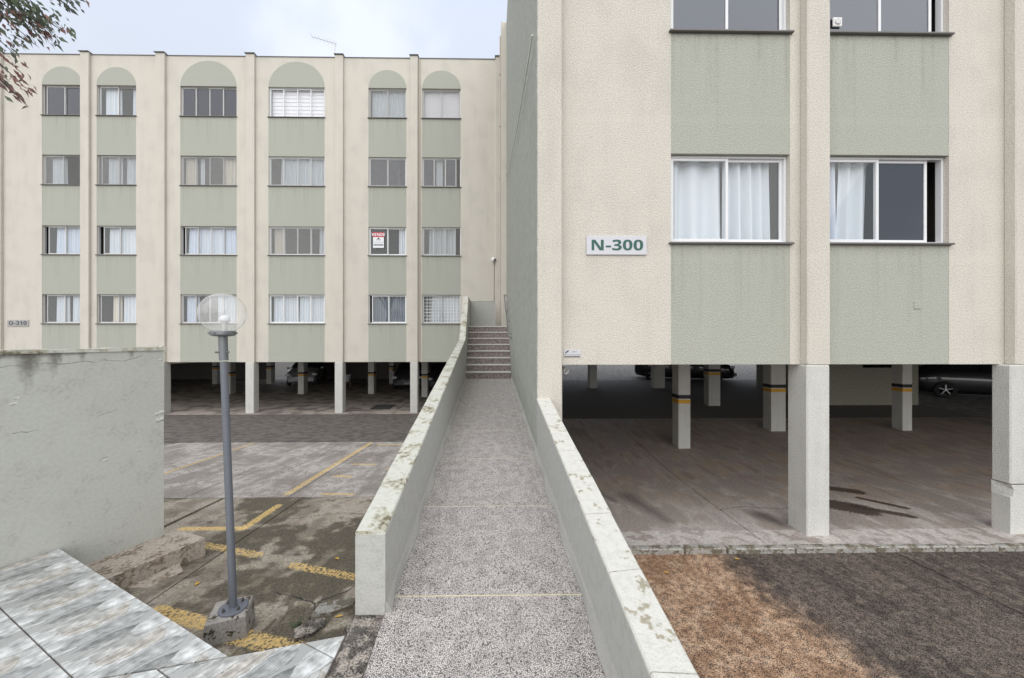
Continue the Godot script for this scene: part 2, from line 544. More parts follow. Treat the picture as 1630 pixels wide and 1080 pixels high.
	for c in [["leaf_green", lin(0.055, 0.085, 0.03)], ["leaf_dark", lin(0.03, 0.05, 0.022)], ["leaf_red", lin(0.17, 0.055, 0.035)]]:
		var m := mat(c[1], 0.55)
		m.backlight_enabled = true
		m.backlight = Color(0.5, 0.5, 0.5)
		M[c[0]] = m
	M.leaf_yellow = mat(lin(0.55, 0.33, 0.05), 0.7)
	for c in [["paint_silver", lin(0.42, 0.43, 0.44)], ["paint_black", lin(0.012, 0.012, 0.014)], ["paint_graphite", lin(0.06, 0.065, 0.07)]]:
		var m := mat(c[1], 0.35, 0.3)
		m.clearcoat_enabled = true
		m.clearcoat = 1.0
		m.clearcoat_roughness = 0.04
		M[c[0]] = m
	M.car_glass = mat(lin(0.015, 0.018, 0.02), 0.05)
	M.tyre = mat(lin(0.02, 0.02, 0.02), 0.85)
	M.rim = mat(lin(0.45, 0.45, 0.46), 0.35, 0.8)
	M.lamp_glass = mat(lin(0.75, 0.77, 0.8), 0.1)
	M.slate = make_slate()
	for v in 3:
		var m := mat(Color(1, 1, 1) * [0.90, 0.88, 0.86][v], 0.42)
		m.albedo_texture = M.slate
		M["tile_%d" % v] = m


func make_panel_stain() -> ImageTexture:
	# rain dirt on the panels below the sills: thin broken runs of different length, and a ragged grimy line right under the sill
	var w := 512; var h := 256
	var rag := noise(w, h, 0.05, 61, 4).get_data()
	var v := PackedFloat32Array()
	v.resize(w * h)
	v.fill(1.0)
	var g := RandomNumberGenerator.new()
	g.seed = 14
	for q in 30:
		var x := g.randi_range(0, w - 1)
		var wide := g.randf_range(1.5, 9.0)
		var long := g.randf_range(0.1, 0.75) * h
		var deep := g.randf_range(0.012, 0.055)
		for j in int(long):
			for i in range(int(-wide), int(wide) + 1):
				var k := j * w + posmod(x + i + int(sin(j * 0.05 + q) * 2.0), w)
				v[k] *= 1.0 - deep * (1.0 - absf(i) / (wide + 0.5)) * (0.3 + rag[k] / 255.0) * (1.0 - 0.5 * j / long)
	for j in 14:
		for i in w:
			var k := j * w + i
			if rag[k] > 110 + j * 6: v[k] *= 0.965
	var px := PackedByteArray()
	px.resize(w * h * 3)
	for k in w * h:
		px[k * 3] = int(v[k] * 255); px[k * 3 + 1] = int(v[k] * 254); px[k * 3 + 2] = int(v[k] * 251)
	return ImageTexture.create_from_image(Image.create_from_data(w, h, false, Image.FORMAT_RGB8, px))


func panel_uv(x0: float, top: float, nth: int) -> void:
	uv2_of = func(p: Vector3, _n: Vector3) -> Vector2: return Vector2((p.x - x0) / 2.4 + nth * 0.37, clampf((top - p.y) / 1.75, 0.002, 0.998))


func make_slate() -> ImageTexture:
	# the printed face of the terrace tiles: overlapping split-stone slivers lying along the tile, one broad grey wedge among them
	var n := 448
	var a := noise(n, n, 0.014, 51, 5).get_data()
	var long_im := noise(n, 64, 0.035, 52, 4)
	long_im.resize(n, n, Image.INTERPOLATE_CUBIC)
	var b := long_im.get_data()
	var v := PackedFloat32Array()
	var warm := PackedFloat32Array()
	v.resize(n * n); warm.resize(n * n)
	v.fill(0.74); warm.fill(0.0)
	var g := RandomNumberGenerator.new()
	g.seed = 6
	for q in 15:
		var c := Vector2(g.randf(), g.randf())
		var half := Vector2(g.randf_range(0.09, 0.19), g.randf_range(0.26, 0.48))
		var ang := g.randf_range(0.04, 0.24)
		var tone := g.randf_range(0.70, 0.87)
		var hue := g.randf_range(-0.012, 0.028) if g.randf() < 0.4 else -0.004
		var wedge := q == 13
		if wedge:
			c = Vector2(0.47, 0.44); half = Vector2(0.085, 0.36); ang = 0.2; tone = 0.60; hue = -0.005
		var ca := cos(ang); var sa := sin(ang)
		var reach := half.y + 0.05
		for j in range(int((c.y - reach) * n), int((c.y + reach) * n)):
			for i in range(int((c.x - 0.32) * n), int((c.x + 0.32) * n)):
				var k := posmod(j, n) * n + posmod(i, n)
				var dx := float(i) / n - c.x; var dy := float(j) / n - c.y
				var wob := (a[k] / 255.0 - 0.5) * 0.05
				var px := dx * ca - dy * sa + wob; var py := dx * sa + dy * ca
				var t := absf(py) / half.y
				if t >= 1.0: continue
				var wide := half.x * sqrt(1.0 - t * t * t * t) if not wedge else half.x * minf(1.0, (1.0 - t) * 1.7)
				var e := px / wide
				if absf(e) >= 1.0: continue
				var edge := (1.0 - absf(e)) * wide
				var w := tone + (b[k] / 255.0 - 0.5) * 0.17 + (a[k] / 255.0 - 0.5) * 0.30 + e * (0.07 if wedge else 0.03)
				if edge < 0.007: w = lerpf(w, 0.95 if e < 0.0 else 0.42, 0.8)
				v[k] = w
				warm[k] = hue
	var px := PackedByteArray()
	px.resize(n * n * 3)
	for k in n * n:
		px[k * 3] = int(clampf(v[k] + 0.004 + warm[k], 0, 1) * 255)
		px[k * 3 + 1] = int(clampf(v[k] + 0.006, 0, 1) * 255)
		px[k * 3 + 2] = int(clampf(v[k] - 0.010 - warm[k], 0, 1) * 255)
	return ImageTexture.create_from_image(Image.create_from_data(n, n, false, Image.FORMAT_RGB8, px))


# ---------------------------------------------------------------- ground, ramp, terrace
func left_y(z: float) -> float: return -0.066 - 0.0845 * z
func ramp_y(z: float) -> float: return -0.127 + 0.0563 * z
func lx(z: float) -> float: return -0.592 - 0.008 * z
func rx(z: float) -> float: return 0.594 - 0.0006 * z if z < 4.85 else 0.594
func garage_y(z: float) -> float: return -0.94 if z < 7.0 else -0.94 + 0.065 * (z - 7.0)


func slab(st: SurfaceTool, x0: float, x1: float, z0: float, z1: float, top: Callable, thick: float) -> void:
	loft(st, [V(x0, top.call(z0) - thick, z0), V(x1, top.call(z0) - thick, z0), V(x1, top.call(z0), z0), V(x0, top.call(z0), z0)],
		[V(x0, top.call(z1) - thick, z1), V(x1, top.call(z1) - thick, z1), V(x1, top.call(z1), z1), V(x0, top.call(z1), z1)])


func build_ground() -> void:
	var st := ST()
	bx(st, -200, 200, -2.6, -2.0, -200, 300)
	obj("ground", st, M.earth).set_meta("kind", "structure")
	# --- parking yard left of the ramp
	var yellow := Color(0.95, 0.80, 0.50)
	var dark := Color(0.17, 0.155, 0.14)
	var near := ground_map(-7.2, -0.5, 1.8, 8.95, 1280, 61, func(x: float, z: float, b: float, m: float, f: float, r: float) -> Color:
		var c: Color
		if z > 5.07:
			c = Color(0.61, 0.58, 0.55).lerp(Color(0.78, 0.755, 0.73), smoothstep(0.32, 0.66, r * 0.5 + b * 0.5))
			c = c.lerp(Color(0.50, 0.455, 0.42), 0.7 * smoothstep(0.50, 0.64, m * 0.6 + r * 0.4) * smoothstep(0.35, 0.60, f))
		else:
			c = Color(0.555, 0.51, 0.455).lerp(Color(0.73, 0.685, 0.63), smoothstep(0.42, 0.68, b * 0.4 + m * 0.35 + r * 0.25))
			var moss := 1.0 - b * 0.6 - m * 0.4 + (0.13 if x > -1.55 + (r - 0.5) * 0.8 else 0.0) + (r - 0.5) * 0.3
			c = c.lerp(Color(0.335, 0.305, 0.245), 0.85 * smoothstep(0.45, 0.62, moss) * (0.65 + 0.35 * smoothstep(0.3, 0.5, f)))
			c = c.lerp(Color(0.42, 0.42, 0.27), 0.5 * smoothstep(0.55, 0.62, m) * smoothstep(0.5, 0.6, f))
			if f > 0.76: c = c.lerp(Color(0.72, 0.69, 0.62), 0.55)
		return c.lerp(Color(0.27, 0.25, 0.22), smoothstep(0.25, 0.12, f) * 0.4))
	near.stroke(Vector2(-2.73, 5.2), Vector2(-2.74, 8.85), 0.115, yellow, 0.50)
	near.stroke(Vector2(-5.25, 5.9), Vector2(-5.42, 8.85), 0.10, yellow, 0.46, 3)
	near.stroke(Vector2(-3.24, 4.08), Vector2(-2.62, 4.08), 0.11, yellow, 0.58, 5)
	near.stroke(Vector2(-2.60, 4.08), Vector2(-2.61, 4.76), 0.11, yellow, 0.60, 7)
	near.stroke(Vector2(-2.75, 3.71), Vector2(-2.10, 3.49), 0.13, yellow, 0.48, 9)
	near.stroke(Vector2(-1.68, 3.30), Vector2(-1.05, 3.09), 0.12, yellow, 0.48, 11)
	near.stroke(Vector2(-2.32, 2.70), Vector2(-1.88, 2.55), 0.14, yellow, 0.56, 13)
	near.stroke(Vector2(-1.60, 2.43), Vector2(-1.15, 2.30), 0.16, yellow, 0.52, 15)
	for q in [[-2.44, 6.84, -2.03, 0.10], [-2.43, 6.07, -2.2, 0.12], [-2.25, 5.2, -1.85, 0.10], [-2.5, 8.62, -1.98, 0.12], [-1.72, 6.5, -1.5, 0.1]]:
		near.stroke(Vector2(q[0], q[1]), Vector2(q[2], q[1] - 0.03), q[3], yellow, 0.5, 17)
	near.crack([Vector2(-1.6, 2.9), Vector2(-1.25, 2.75), Vector2(-1.0, 3.0), Vector2(-0.8, 3.05)], 0.014, dark, 1)
	near.crack([Vector2(-1.25, 2.75), Vector2(-1.15, 2.45)], 0.014, dark, 2)
	near.crack([Vector2(-2.4, 4.3), Vector2(-1.7, 4.5), Vector2(-0.9, 4.35)], 0.010, dark, 3)
	near.crack([Vector2(-3.4, 6.2), Vector2(-3.3, 7.4), Vector2(-3.45, 8.8)], 0.010, dark, 4)
	var yard_m: StandardMaterial3D = textured(mat(Color.WHITE, 0.8), M.grit_c, 0.9, M.grit_h, 0.5)
	detailed(yard_m, near.texture(), 1.0)
	var yard := structure("parking_yard")
	uv2_of = near.uv
	for z in [[0.5, 5.062], [5.075, 8.94]]:
		var cuts := [-7.2, -3.50, -3.45, -2.457, -2.443, -0.5] if z[0] < 1.0 else [-7.2, -4.012, -4.0, -2.652, -2.640, -0.5]
		for i in [0, 2, 4]:
			st = ST()
			slab(st, cuts[i], cuts[i + 1], z[0], z[1], left_y, 0.1)
			obj("concrete_slab", st, yard_m, yard)
	uv2_of = no_map
	st = ST()
	slab(st, -7.2, -0.5, 0.5, 8.94, func(z: float) -> float: return left_y(z) - 0.035, 0.1)
	obj("joint_bed", st, M.gap, yard)
	st = ST()
	slab(st, -26.0, -7.215, 0.5, 8.94, left_y, 0.15)
	obj("concrete_slab", st, M.concrete, yard)
	st = ST()
	slab(st, -26.0, -0.5, 8.955, 14.64, left_y, 0.15)
	obj("road", st, M.lane).set_meta("kind", "structure")

	# --- lower yard right of the ramp: asphalt with a broad brown bed of litter and rust beside the parapet
	var right := ground_map(0.7, 9.6, 0.6, 4.7, 1400, 81, func(x: float, z: float, b: float, m: float, f: float, r: float) -> Color:
		var c := Color(0.50, 0.45, 0.415).lerp(Color(0.385, 0.345, 0.315), smoothstep(0.38, 0.62, b * 0.5 + r * 0.5))
		c = c.lerp(Color(0.60, 0.555, 0.51), 0.6 * smoothstep(0.52, 0.68, m) * smoothstep(0.42, 0.6, r))
		c = c.lerp(Color(0.24, 0.21, 0.195), 0.6 * smoothstep(0.56, 0.70, f))
		var line := 2.78 + 0.22 * smoothstep(4.0, 3.2, z) + (m - 0.5) * 0.40 + (f - 0.5) * 0.30
		var t := smoothstep(0.22, -0.24, x - line)
		var br := Color(0.70, 0.565, 0.45).lerp(Color(0.86, 0.73, 0.61), smoothstep(0.35, 0.65, m * 0.5 + b * 0.5))
		br = br.lerp(Color(0.50, 0.375, 0.30), smoothstep(0.55, 0.75, f) * 0.55)
		br = br.lerp(Color(0.74, 0.69, 0.64), 0.6 * smoothstep(0.60, 0.70, m) * smoothstep(0.5, 0.65, f))
		return c.lerp(br, t))
	right.crack([Vector2(4.9, 4.6), Vector2(4.95, 4.1), Vector2(5.0, 3.6), Vector2(5.15, 3.0)], 0.022, Color(0.10, 0.09, 0.08), 5)
	right.stroke(Vector2(4.7, 4.6), Vector2(4.85, 3.2), 0.16, Color(0.47, 0.43, 0.39), 0.5, 4)
	var right_m: StandardMaterial3D = textured(mat(Color.WHITE, 0.62), M.asphalt_c, 0.6, M.asphalt_h, 0.7)
	detailed(right_m, right.texture(), 1.0)
	uv2_of = right.uv
	st = ST()
	bx(st, 0.7, 9.6, -1.4, -1.0, 0.6, 4.7)
	obj("asphalt_yard", st, right_m).set_meta("kind", "structure")
	uv2_of = no_map
	st = ST()
	bx(st, 9.603, 40.0, -1.4, -1.0, -12.0, 4.7)
	bx(st, 0.7, 9.603, -1.4, -1.0, -12.0, 0.597)
	obj("asphalt_yard", st, M.lane).set_meta("kind", "structure")

	# --- garage floor under the right block
	var gm := ground_map(0.7, 14.2, 4.6, 11.0, 1280, 91, func(x: float, z: float, b: float, m: float, f: float, r: float) -> Color:
		var c := Color(0.63, 0.585, 0.55).lerp(Color(0.78, 0.745, 0.715), smoothstep(0.35, 0.65, b * 0.55 + r * 0.45))
		c = c.lerp(Color(0.66, 0.575, 0.49), 0.65 * smoothstep(0.42, 0.6, b) * smoothstep(5.2, 6.5, z))
		c = c.lerp(Color(0.60, 0.49, 0.47), 0.5 * smoothstep(0.55, 0.68, r) * smoothstep(6.0, 7.0, z))
		c = c.lerp(Color(0.52, 0.49, 0.47), 0.45 * smoothstep(0.50, 0.72, b * 0.6 + r * 0.4))
		if z < 5.0: c = c.lerp(Color(0.84, 0.82, 0.79), 0.6 * smoothstep(0.40, 0.52, m))
		return c)
	for s in [[5.5, 6.5, 6.05, 6.22, 0.24], [5.0, 5.9, 5.5, 5.58, 0.44], [5.5, 5.68, 5.98, 5.36, 0.16], [5.85, 5.98, 6.2, 5.62, 0.11]]:
		gm.stroke(Vector2(s[0], s[1]), Vector2(s[2], s[3]), s[4], Color(0.27, 0.215, 0.185), 0.95)
	for s in [[2.2, 6.1, 2.45, 5.3, 0.24], [1.7, 6.4, 1.95, 5.9, 0.16], [3.9, 5.4, 4.0, 5.1, 0.2]]:
		gm.smear(Vector2(s[0], s[1]), Vector2(s[2], s[3]), s[4] * 1.6, Color(0.36, 0.33, 0.32), 0.8)
	gm.crack([Vector2(3.4, 5.6), Vector2(3.8, 5.7), Vector2(4.3, 5.62), Vector2(4.9, 5.75)], 0.012, Color(0.24, 0.22, 0.2), 6)
	gm.crack([Vector2(0.8, 5.6), Vector2(1.2, 5.35), Vector2(1.4, 5.0)], 0.016, Color(0.24, 0.22, 0.2), 7)
	var gf_m: StandardMaterial3D = textured(mat(Color.WHITE, 0.6), M.grit_c, 0.7, M.grit_h, 0.3)
	detailed(gf_m, gm.texture(), 1.0)
	var floor_r := structure("garage_floor")
	uv2_of = gm.uv
	var xs := [0.72, 3.394, 3.406, 6.494, 6.506, 9.794, 9.806, 14.2]
	for zz in [[4.62, 7.0], [7.0, 10.8]]:
		for i in [0, 2, 4, 6]:
			st = ST()
			slab(st, xs[i], xs[i + 1], zz[0], zz[1], garage_y, 0.3)
			obj("concrete_slab", st, gf_m, floor_r)
	uv2_of = no_map
	rng.seed = 19
	var ex := 0.75
	while ex < 20.0:
		var en := ex + rng.randf_range(0.5, 1.6)
		st = ST()
		cbox(st, ex + 0.003, en - 0.003, -1.1, -0.936 + rng.randf_range(-0.002, 0.004), 4.56 + rng.randf_range(-0.006, 0.006), 4.625 + rng.randf_range(0.0, 0.05), 0.012)
		obj("edging", st, M.edging, floor_r)
		ex = en
	st = ST()
	slab(st, 0.72, 14.2, 10.815, 17.0, garage_y, 0.3)
	obj("concrete_slab", st, M.shaded_concrete, floor_r)  # same concrete, darkened in colour for the dim back of the garage
	st = ST()
	slab(st, 14.21, 24.0, 4.62, 7.0, garage_y, 0.3)
	slab(st, 14.21, 24.0, 7.0, 17.0, garage_y, 0.3)
	obj("concrete_slab", st, M.concrete, floor_r)
	st = ST()
	slab(st, 0.72, 24.0, 4.63, 7.0, func(z: float) -> float: return garage_y(z) - 0.03, 0.3)
	slab(st, 0.72, 24.0, 7.0, 17.0, func(z: float) -> float: return garage_y(z) - 0.03, 0.3)
	obj("joint_bed", st, M.gap, floor_r)
	st = ST()
	bx(st, 0.76, 60.0, -1.6, garage_y(17.0) - 0.01, 17.0, 70.0)
	obj("rear_yard", st, M.concrete).set_meta("kind", "structure")
	# --- garage floor under the far block
	var floor_l := structure("garage_floor")
	for i in 6:
		st = ST()
		cbox(st, -24.0 + i * 4.06, -24.0 + i * 4.06 + 4.05, -1.6, -1.287, 14.64, 27.5, 0.012)
		obj("concrete_slab", st, M.floor_far, floor_l)


func build_ramp() -> void:
	var ramp := structure("ramp")
	var zs := [-2.24, -1.09, 0.06, 1.22, 2.37, 3.485, 4.65, 5.79, 6.97, 8.13, 9.29, 10.6]
	for i in zs.size() - 1:
		var a: float = zs[i] + 0.006; var b: float = zs[i + 1] - 0.006
		var st := ST()
		loft(st, [V(lx(a), ramp_y(a) - 0.1, a), V(rx(a), ramp_y(a) - 0.1, a), V(rx(a), ramp_y(a), a), V(lx(a), ramp_y(a), a)],
			[V(lx(b), ramp_y(b) - 0.1, b), V(rx(b), ramp_y(b) - 0.1, b), V(rx(b), ramp_y(b), b), V(lx(b), ramp_y(b), b)])
		obj("ramp_slab", st, M.terrazzo, ramp)
		if i > 0:
			st = ST()
			var c: float = zs[i]
			loft(st, [V(lx(c), ramp_y(c) - 0.1, c - 0.0055), V(rx(c), ramp_y(c) - 0.1, c - 0.0055), V(rx(c), ramp_y(c) - 0.001, c - 0.0055), V(lx(c), ramp_y(c) - 0.001, c - 0.0055)],
				[V(lx(c), ramp_y(c) - 0.1, c + 0.0055), V(rx(c), ramp_y(c) - 0.1, c + 0.0055), V(rx(c), ramp_y(c) - 0.001, c + 0.0055), V(lx(c), ramp_y(c) - 0.001, c + 0.0055)])
			obj("joint_strip", st, M.joint, ramp)
	var body := ST()
	loft(body, [V(lx(-2.24) , -1.6, -2.24), V(rx(-2.24), -1.6, -2.24), V(rx(-2.24), ramp_y(-2.24) - 0.1, -2.24), V(lx(-2.24), ramp_y(-2.24) - 0.1, -2.24)],
		[V(lx(10.6), -1.6, 10.6), V(rx(10.6), -1.6, 10.6), V(rx(10.6), ramp_y(10.6) - 0.1, 10.6), V(lx(10.6), ramp_y(10.6) - 0.1, 10.6)])
	obj("ramp_body", body, M.concrete, ramp)
	# rough mortar skirting along both parapets
	for side in [-1.0, 1.0]:
		var st := ST()
		rng.seed = 5
		var z := 2.24 if side < 0 else -0.8
		while z < 10.55:
			var z2 := minf(z + 0.21, 10.6)
			var P := []
			for q in [z, z2]:
				var e := lx(q) if side < 0 else rx(q)
				var w: float = (0.034 + 0.012 * sin(q * 7.0) + 0.006 * sin(q * 23.0)) * -side
				var y := ramp_y(q)
				P.append([V(e + 0.002 * side, y - 0.02, q), V(e + w, y - 0.02, q), V(e + w, y + 0.012, q), V(e + w * 0.4, y + 0.045, q), V(e + 0.002 * side, y + 0.055, q)])
			loft(st, P[0], P[1], z < 2.3 or z2 > 10.5)
			z = z2
		obj("skirting", st, M.skirting, ramp)

	# stairs
	var stairs := structure("stairs")
	var r := 0.188
	var t := 0.24
	for k in 8:
		var z0 := 10.6 + t * k
		var z1 := 14.0 if k == 7 else z0 + t
		var y := 0.47 + r * (k + 1)
		var st := ST()
		bx(st, lx(z0) + 0.002, rx(z0) - 0.002, 0.47 + r * k - (0.6 if k == 0 else 0.0), y - 0.035, z0, 14.0)
		var step := obj("step", st, M.stair, stairs)
		st = ST()
		cbox(st, lx(z0) + 0.003, rx(z0) - 0.003, y - 0.035, y, z0 - 0.022, z1 + 0.0, 0.006)
		obj("tread", st, M.stair_nose, step)
	# parapets
	build_parapets()


func parapet_piece(st: SurfaceTool, side: float, a: float, b: float, lo_a: float, lo_b: float, hi_a: float, hi_b: float, thick: float, skew_a := 0.0, skew_b := 0.0) -> void:
	var P := []
	var c := 0.008
	for q in [[a, lo_a, hi_a, skew_a], [b, lo_b, hi_b, skew_b]]:
		var e := lx(q[0]) if side < 0 else rx(q[0])
		var o := e + thick * side
		P.append([V(e, q[1], q[0]), V(e, q[2] - c, q[0]), V(e + c * side, q[2], q[0]), V(o - c * side, q[2], q[0] + q[3]), V(o, q[2] - c, q[0] + q[3]), V(o, q[1], q[0] + q[3])])
	loft(st, P[0], P[1])


func top_left(z: float) -> float:
	if z < 10.55: return 0.475 + (z - 2.24) * 0.1294
	return 1.55 + minf((z - 10.55) * 0.75, 1.39)


func top_right(z: float) -> float: return 0.475 + (z - 2.24) * 0.136


func build_parapets() -> void:
	rng.seed = 11
	for side in [-1.0, 1.0]:
		var top: Callable = top_left if side < 0 else top_right
		var z0 := 2.24 if side < 0 else -1.6
		var z1 := 13.95 if side < 0 else 4.852
		var p := thing("parapet", "low green painted parapet left of the ramp, its mossy top climbing past the stairs" if side < 0 else "low parapet right of the ramp with a pale cracked top, ending at the building corner", "parapet")
		var thick := 0.174
		var st := ST()
		var marks := [z0, 10.55, 12.40, z1] if side < 0 else [z0, z1]
		for i in marks.size() - 1:
			parapet_piece(st, side, marks[i], marks[i + 1], -1.6, -1.6, top.call(marks[i]) - 0.022, top.call(marks[i + 1]) - 0.022, thick)
		obj("wall", st, M.parapet, p)
		var z := z0
		var skew := 0.0
		while z < z1 - 0.01:
			var n: float = z + rng.randf_range(0.26, 0.62)
			for m in marks:
				if z < m - 0.01 and n > m - 0.12: n = m
			var d := rng.randf_range(-0.0015, 0.002)
			st = ST()
			var skew_n := 0.0 if marks.has(n) else rng.randf_range(-0.025, 0.025)
			var g := 0.0025 if side < 0 else 0.0032
			parapet_piece(st, side, z + g, n - g, top.call(z) - 0.023, top.call(n) - 0.023, top.call(z) + d, top.call(n) + d + rng.randf_range(-0.001, 0.001), thick + rng.randf_range(0.0, 0.003), skew, skew_n)
			skew = skew_n
			obj("coping", st, M.coping_mossy if side < 0 else M.coping_clean, p)
			z = n
	# wall across the end of the landing
	var e := thing("landing_wall", "grey green painted low wall closing the landing at the top of the stairs", "wall")
	var s2 := ST()
	cbox(s2, -0.70, 0.19, 1.9, 2.90, 13.80, 13.948, 0.008)
	obj("wall", s2, M.parapet, e)
	s2 = ST()
	cbox(s2, -0.71, 0.20, 2.90, 2.93, 13.79, 13.955, 0.008)
	obj("coping", s2, M.coping_mossy, e)
	# handrail on the gable wall
	var h := thing("handrail", "thin grey metal handrail climbing the stairs along the green gable wall", "handrail")
	s2 = ST()
	var a := V(0.50, 1.62, 10.25); var b := V(0.50, 3.12, 13.6)
	tube(s2, [V(0.585, 1.58, 10.25), a + Vector3(0.01, 0, 0), a, b, b + Vector3(0.01, 0, 0), V(0.585, 3.08, 13.6)], 0.019, 8)
	obj("rail", s2, M.steel, h)
	for k in 4:
		s2 = ST()
		var q := a.lerp(b, 0.14 + k * 0.25)
		tube(s2, [q, q + Vector3(0.0, -0.10, 0), q + Vector3(0.092, -0.12, 0)], 0.011, 6)
		obj("bracket", s2, M.steel, h)


const TO := Vector2(-3.043, 2.386)
const TA := Vector2(0.890, -0.456)
const TB := Vector2(0.456, 0.890)
func ab(a: float, b: float) -> Vector2: return TO + TA * a + TB * b


func build_terrace() -> void:
	var terrace := structure("terrace")
	var p2 := Vector2(-1.307, 1.944); var p3 := Vector2(-0.776, 2.077)
	var q := p2 - Vector2(0.976, 0.216) * 6.0
	var whole := PackedVector2Array([ab(-0.465, 0.41), p2, p3, Vector2(-0.768, 0.2), Vector2(-0.768, -4.0), ab(-0.465, -6.0)])
	var st := ST()
	prism(st, whole, -1.2, -0.011)
	obj("terrace_base", st, M.grout, terrace)
	var cut_a := PackedVector2Array([p2 + Vector2(0.976, 0.216) * 0.0, q, q + Vector2(-1, 6), p2 + Vector2(0.3, 6)])
	var cut_b := PackedVector2Array([q, p2, p3 + Vector2(0.3, 0.08), Vector2(0.0, -8), Vector2(-12, -8)])
	rng.seed = 3
	for zone in 2:
		var region: PackedVector2Array = Geometry2D.intersect_polygons(whole, cut_a if zone == 0 else cut_b)[0]
		var inner := Geometry2D.offset_polygon(region, -0.005)
		if inner.is_empty(): continue
		var o := Vector2(0.0, 0.0) if zone == 0 else Vector2(1.88, -0.22)
		for i in range(-16, 12):
			for j in range(-16, 6):
				var s := 0.42
				var a0 := o.x + i * s + 0.0015; var b0 := o.y + j * s + 0.004
				var sq := PackedVector2Array([ab(a0, b0), ab(a0 + s - 0.003, b0), ab(a0 + s - 0.003, b0 + s - 0.008), ab(a0, b0 + s - 0.008)])
				for piece in Geometry2D.intersect_polygons(sq, inner[0]):
					if Geometry2D.is_polygon_clockwise(piece) or absf(area_of(piece)) < 0.0008: continue
					var far: bool = piece[0].y < -0.6
					if far and rng.randf() < -1.0: continue
					uv_of = func(p: Vector3, _n: Vector3) -> Vector2:
						var d := Vector2(p.x, -p.z) - ab(a0, b0)
						return Vector2(d.dot(TA) / s, d.dot(TB) / s)
					st = ST()
					prism(st, piece, -0.0105, rng.randf_range(-0.0007, 0.0007))
					obj("tile", st, M["tile_%d" % rng.randi_range(0, 2)], terrace)
					uv_of = no_map
	# concrete strip between the terrace and the ramp
	st = ST()
	prism(st, PackedVector2Array([Vector2(-0.766, -4.0), Vector2(lx(-4.0) - 0.002, -4.0), Vector2(lx(2.24) - 0.002, 2.239), Vector2(lx(2.24) - 0.174, 2.239), Vector2(-0.774, 2.08)]), -1.2, -0.012)
	obj("pavement", st, M.strip).set_meta("kind", "structure")
	# garden wall
	var w := thing("garden_wall", "grey green rendered garden wall beside the tiled terrace with a crumbling cap", "wall")
	st = ST()
	var gm: Ground = garden_map
	uv2_of = func(p: Vector3, _n: Vector3) -> Vector2: return gm.uv(V((Vector2(p.x, -p.z) - TO).dot(TB), 0.0, p.y), Vector3.UP)
	prism(st, PackedVector2Array([ab(-0.47, -6.0), ab(-0.47, 1.06), ab(-0.62, 1.06), ab(-0.62, -6.0)]), -1.2, 1.485)
	uv2_of = no_map
	obj("wall", st, M.garden, w)
	# cap: short uneven lengths of mortar
	var b := -6.0
	while b < 1.05:
		var n := minf(b + rng.randf_range(0.18, 0.5), 1.075)
		st = ST()
		var o1 := rng.randf_range(0.006, 0.018); var o2 := rng.randf_range(0.006, 0.018)
		prism(st, PackedVector2Array([ab(-0.47 + o1, b), ab(-0.47 + o2, n), ab(-0.63, n), ab(-0.63, b)]), 1.485, 1.513 + rng.randf_range(-0.003, 0.004))
		obj("coping", st, M.coping_mossy, w)
		b = n
	st = ST()
	tube(st, [V(ab(-0.46, 1.05).x, 1.502, ab(-0.46, 1.05).y), V(ab(-0.63, 1.075).x, 1.502, ab(-0.63, 1.075).y)], 0.022, 10)
	obj("coping", st, M.coping_mossy, w)
	# kerb block at the wall foot
	var k := thing("kerb_block", "worn brown concrete step along the foot of the garden wall", "step")
	st = ST()
	prism(st, PackedVector2Array([ab(-0.468, 0.0), ab(-0.468, 1.17), ab(-0.075, 1.20), ab(-0.062, 0.72), ab(-0.085, 0.0)]), -0.5, -0.20)
	obj("block", st, M.kerb, k)
	st = ST()
	prism(st, PackedVector2Array([ab(-0.09, -0.2), ab(-0.07, 1.0), ab(0.10, 0.95), ab(0.13, -0.2)]), -0.5, -0.318)
	obj("footing", st, M.kerb, k)


func area_of(p: PackedVector2Array) -> float:
	var s := 0.0
	for i in p.size():
		s += p[i].cross(p[(i + 1) % p.size()])
	return s / 2.0


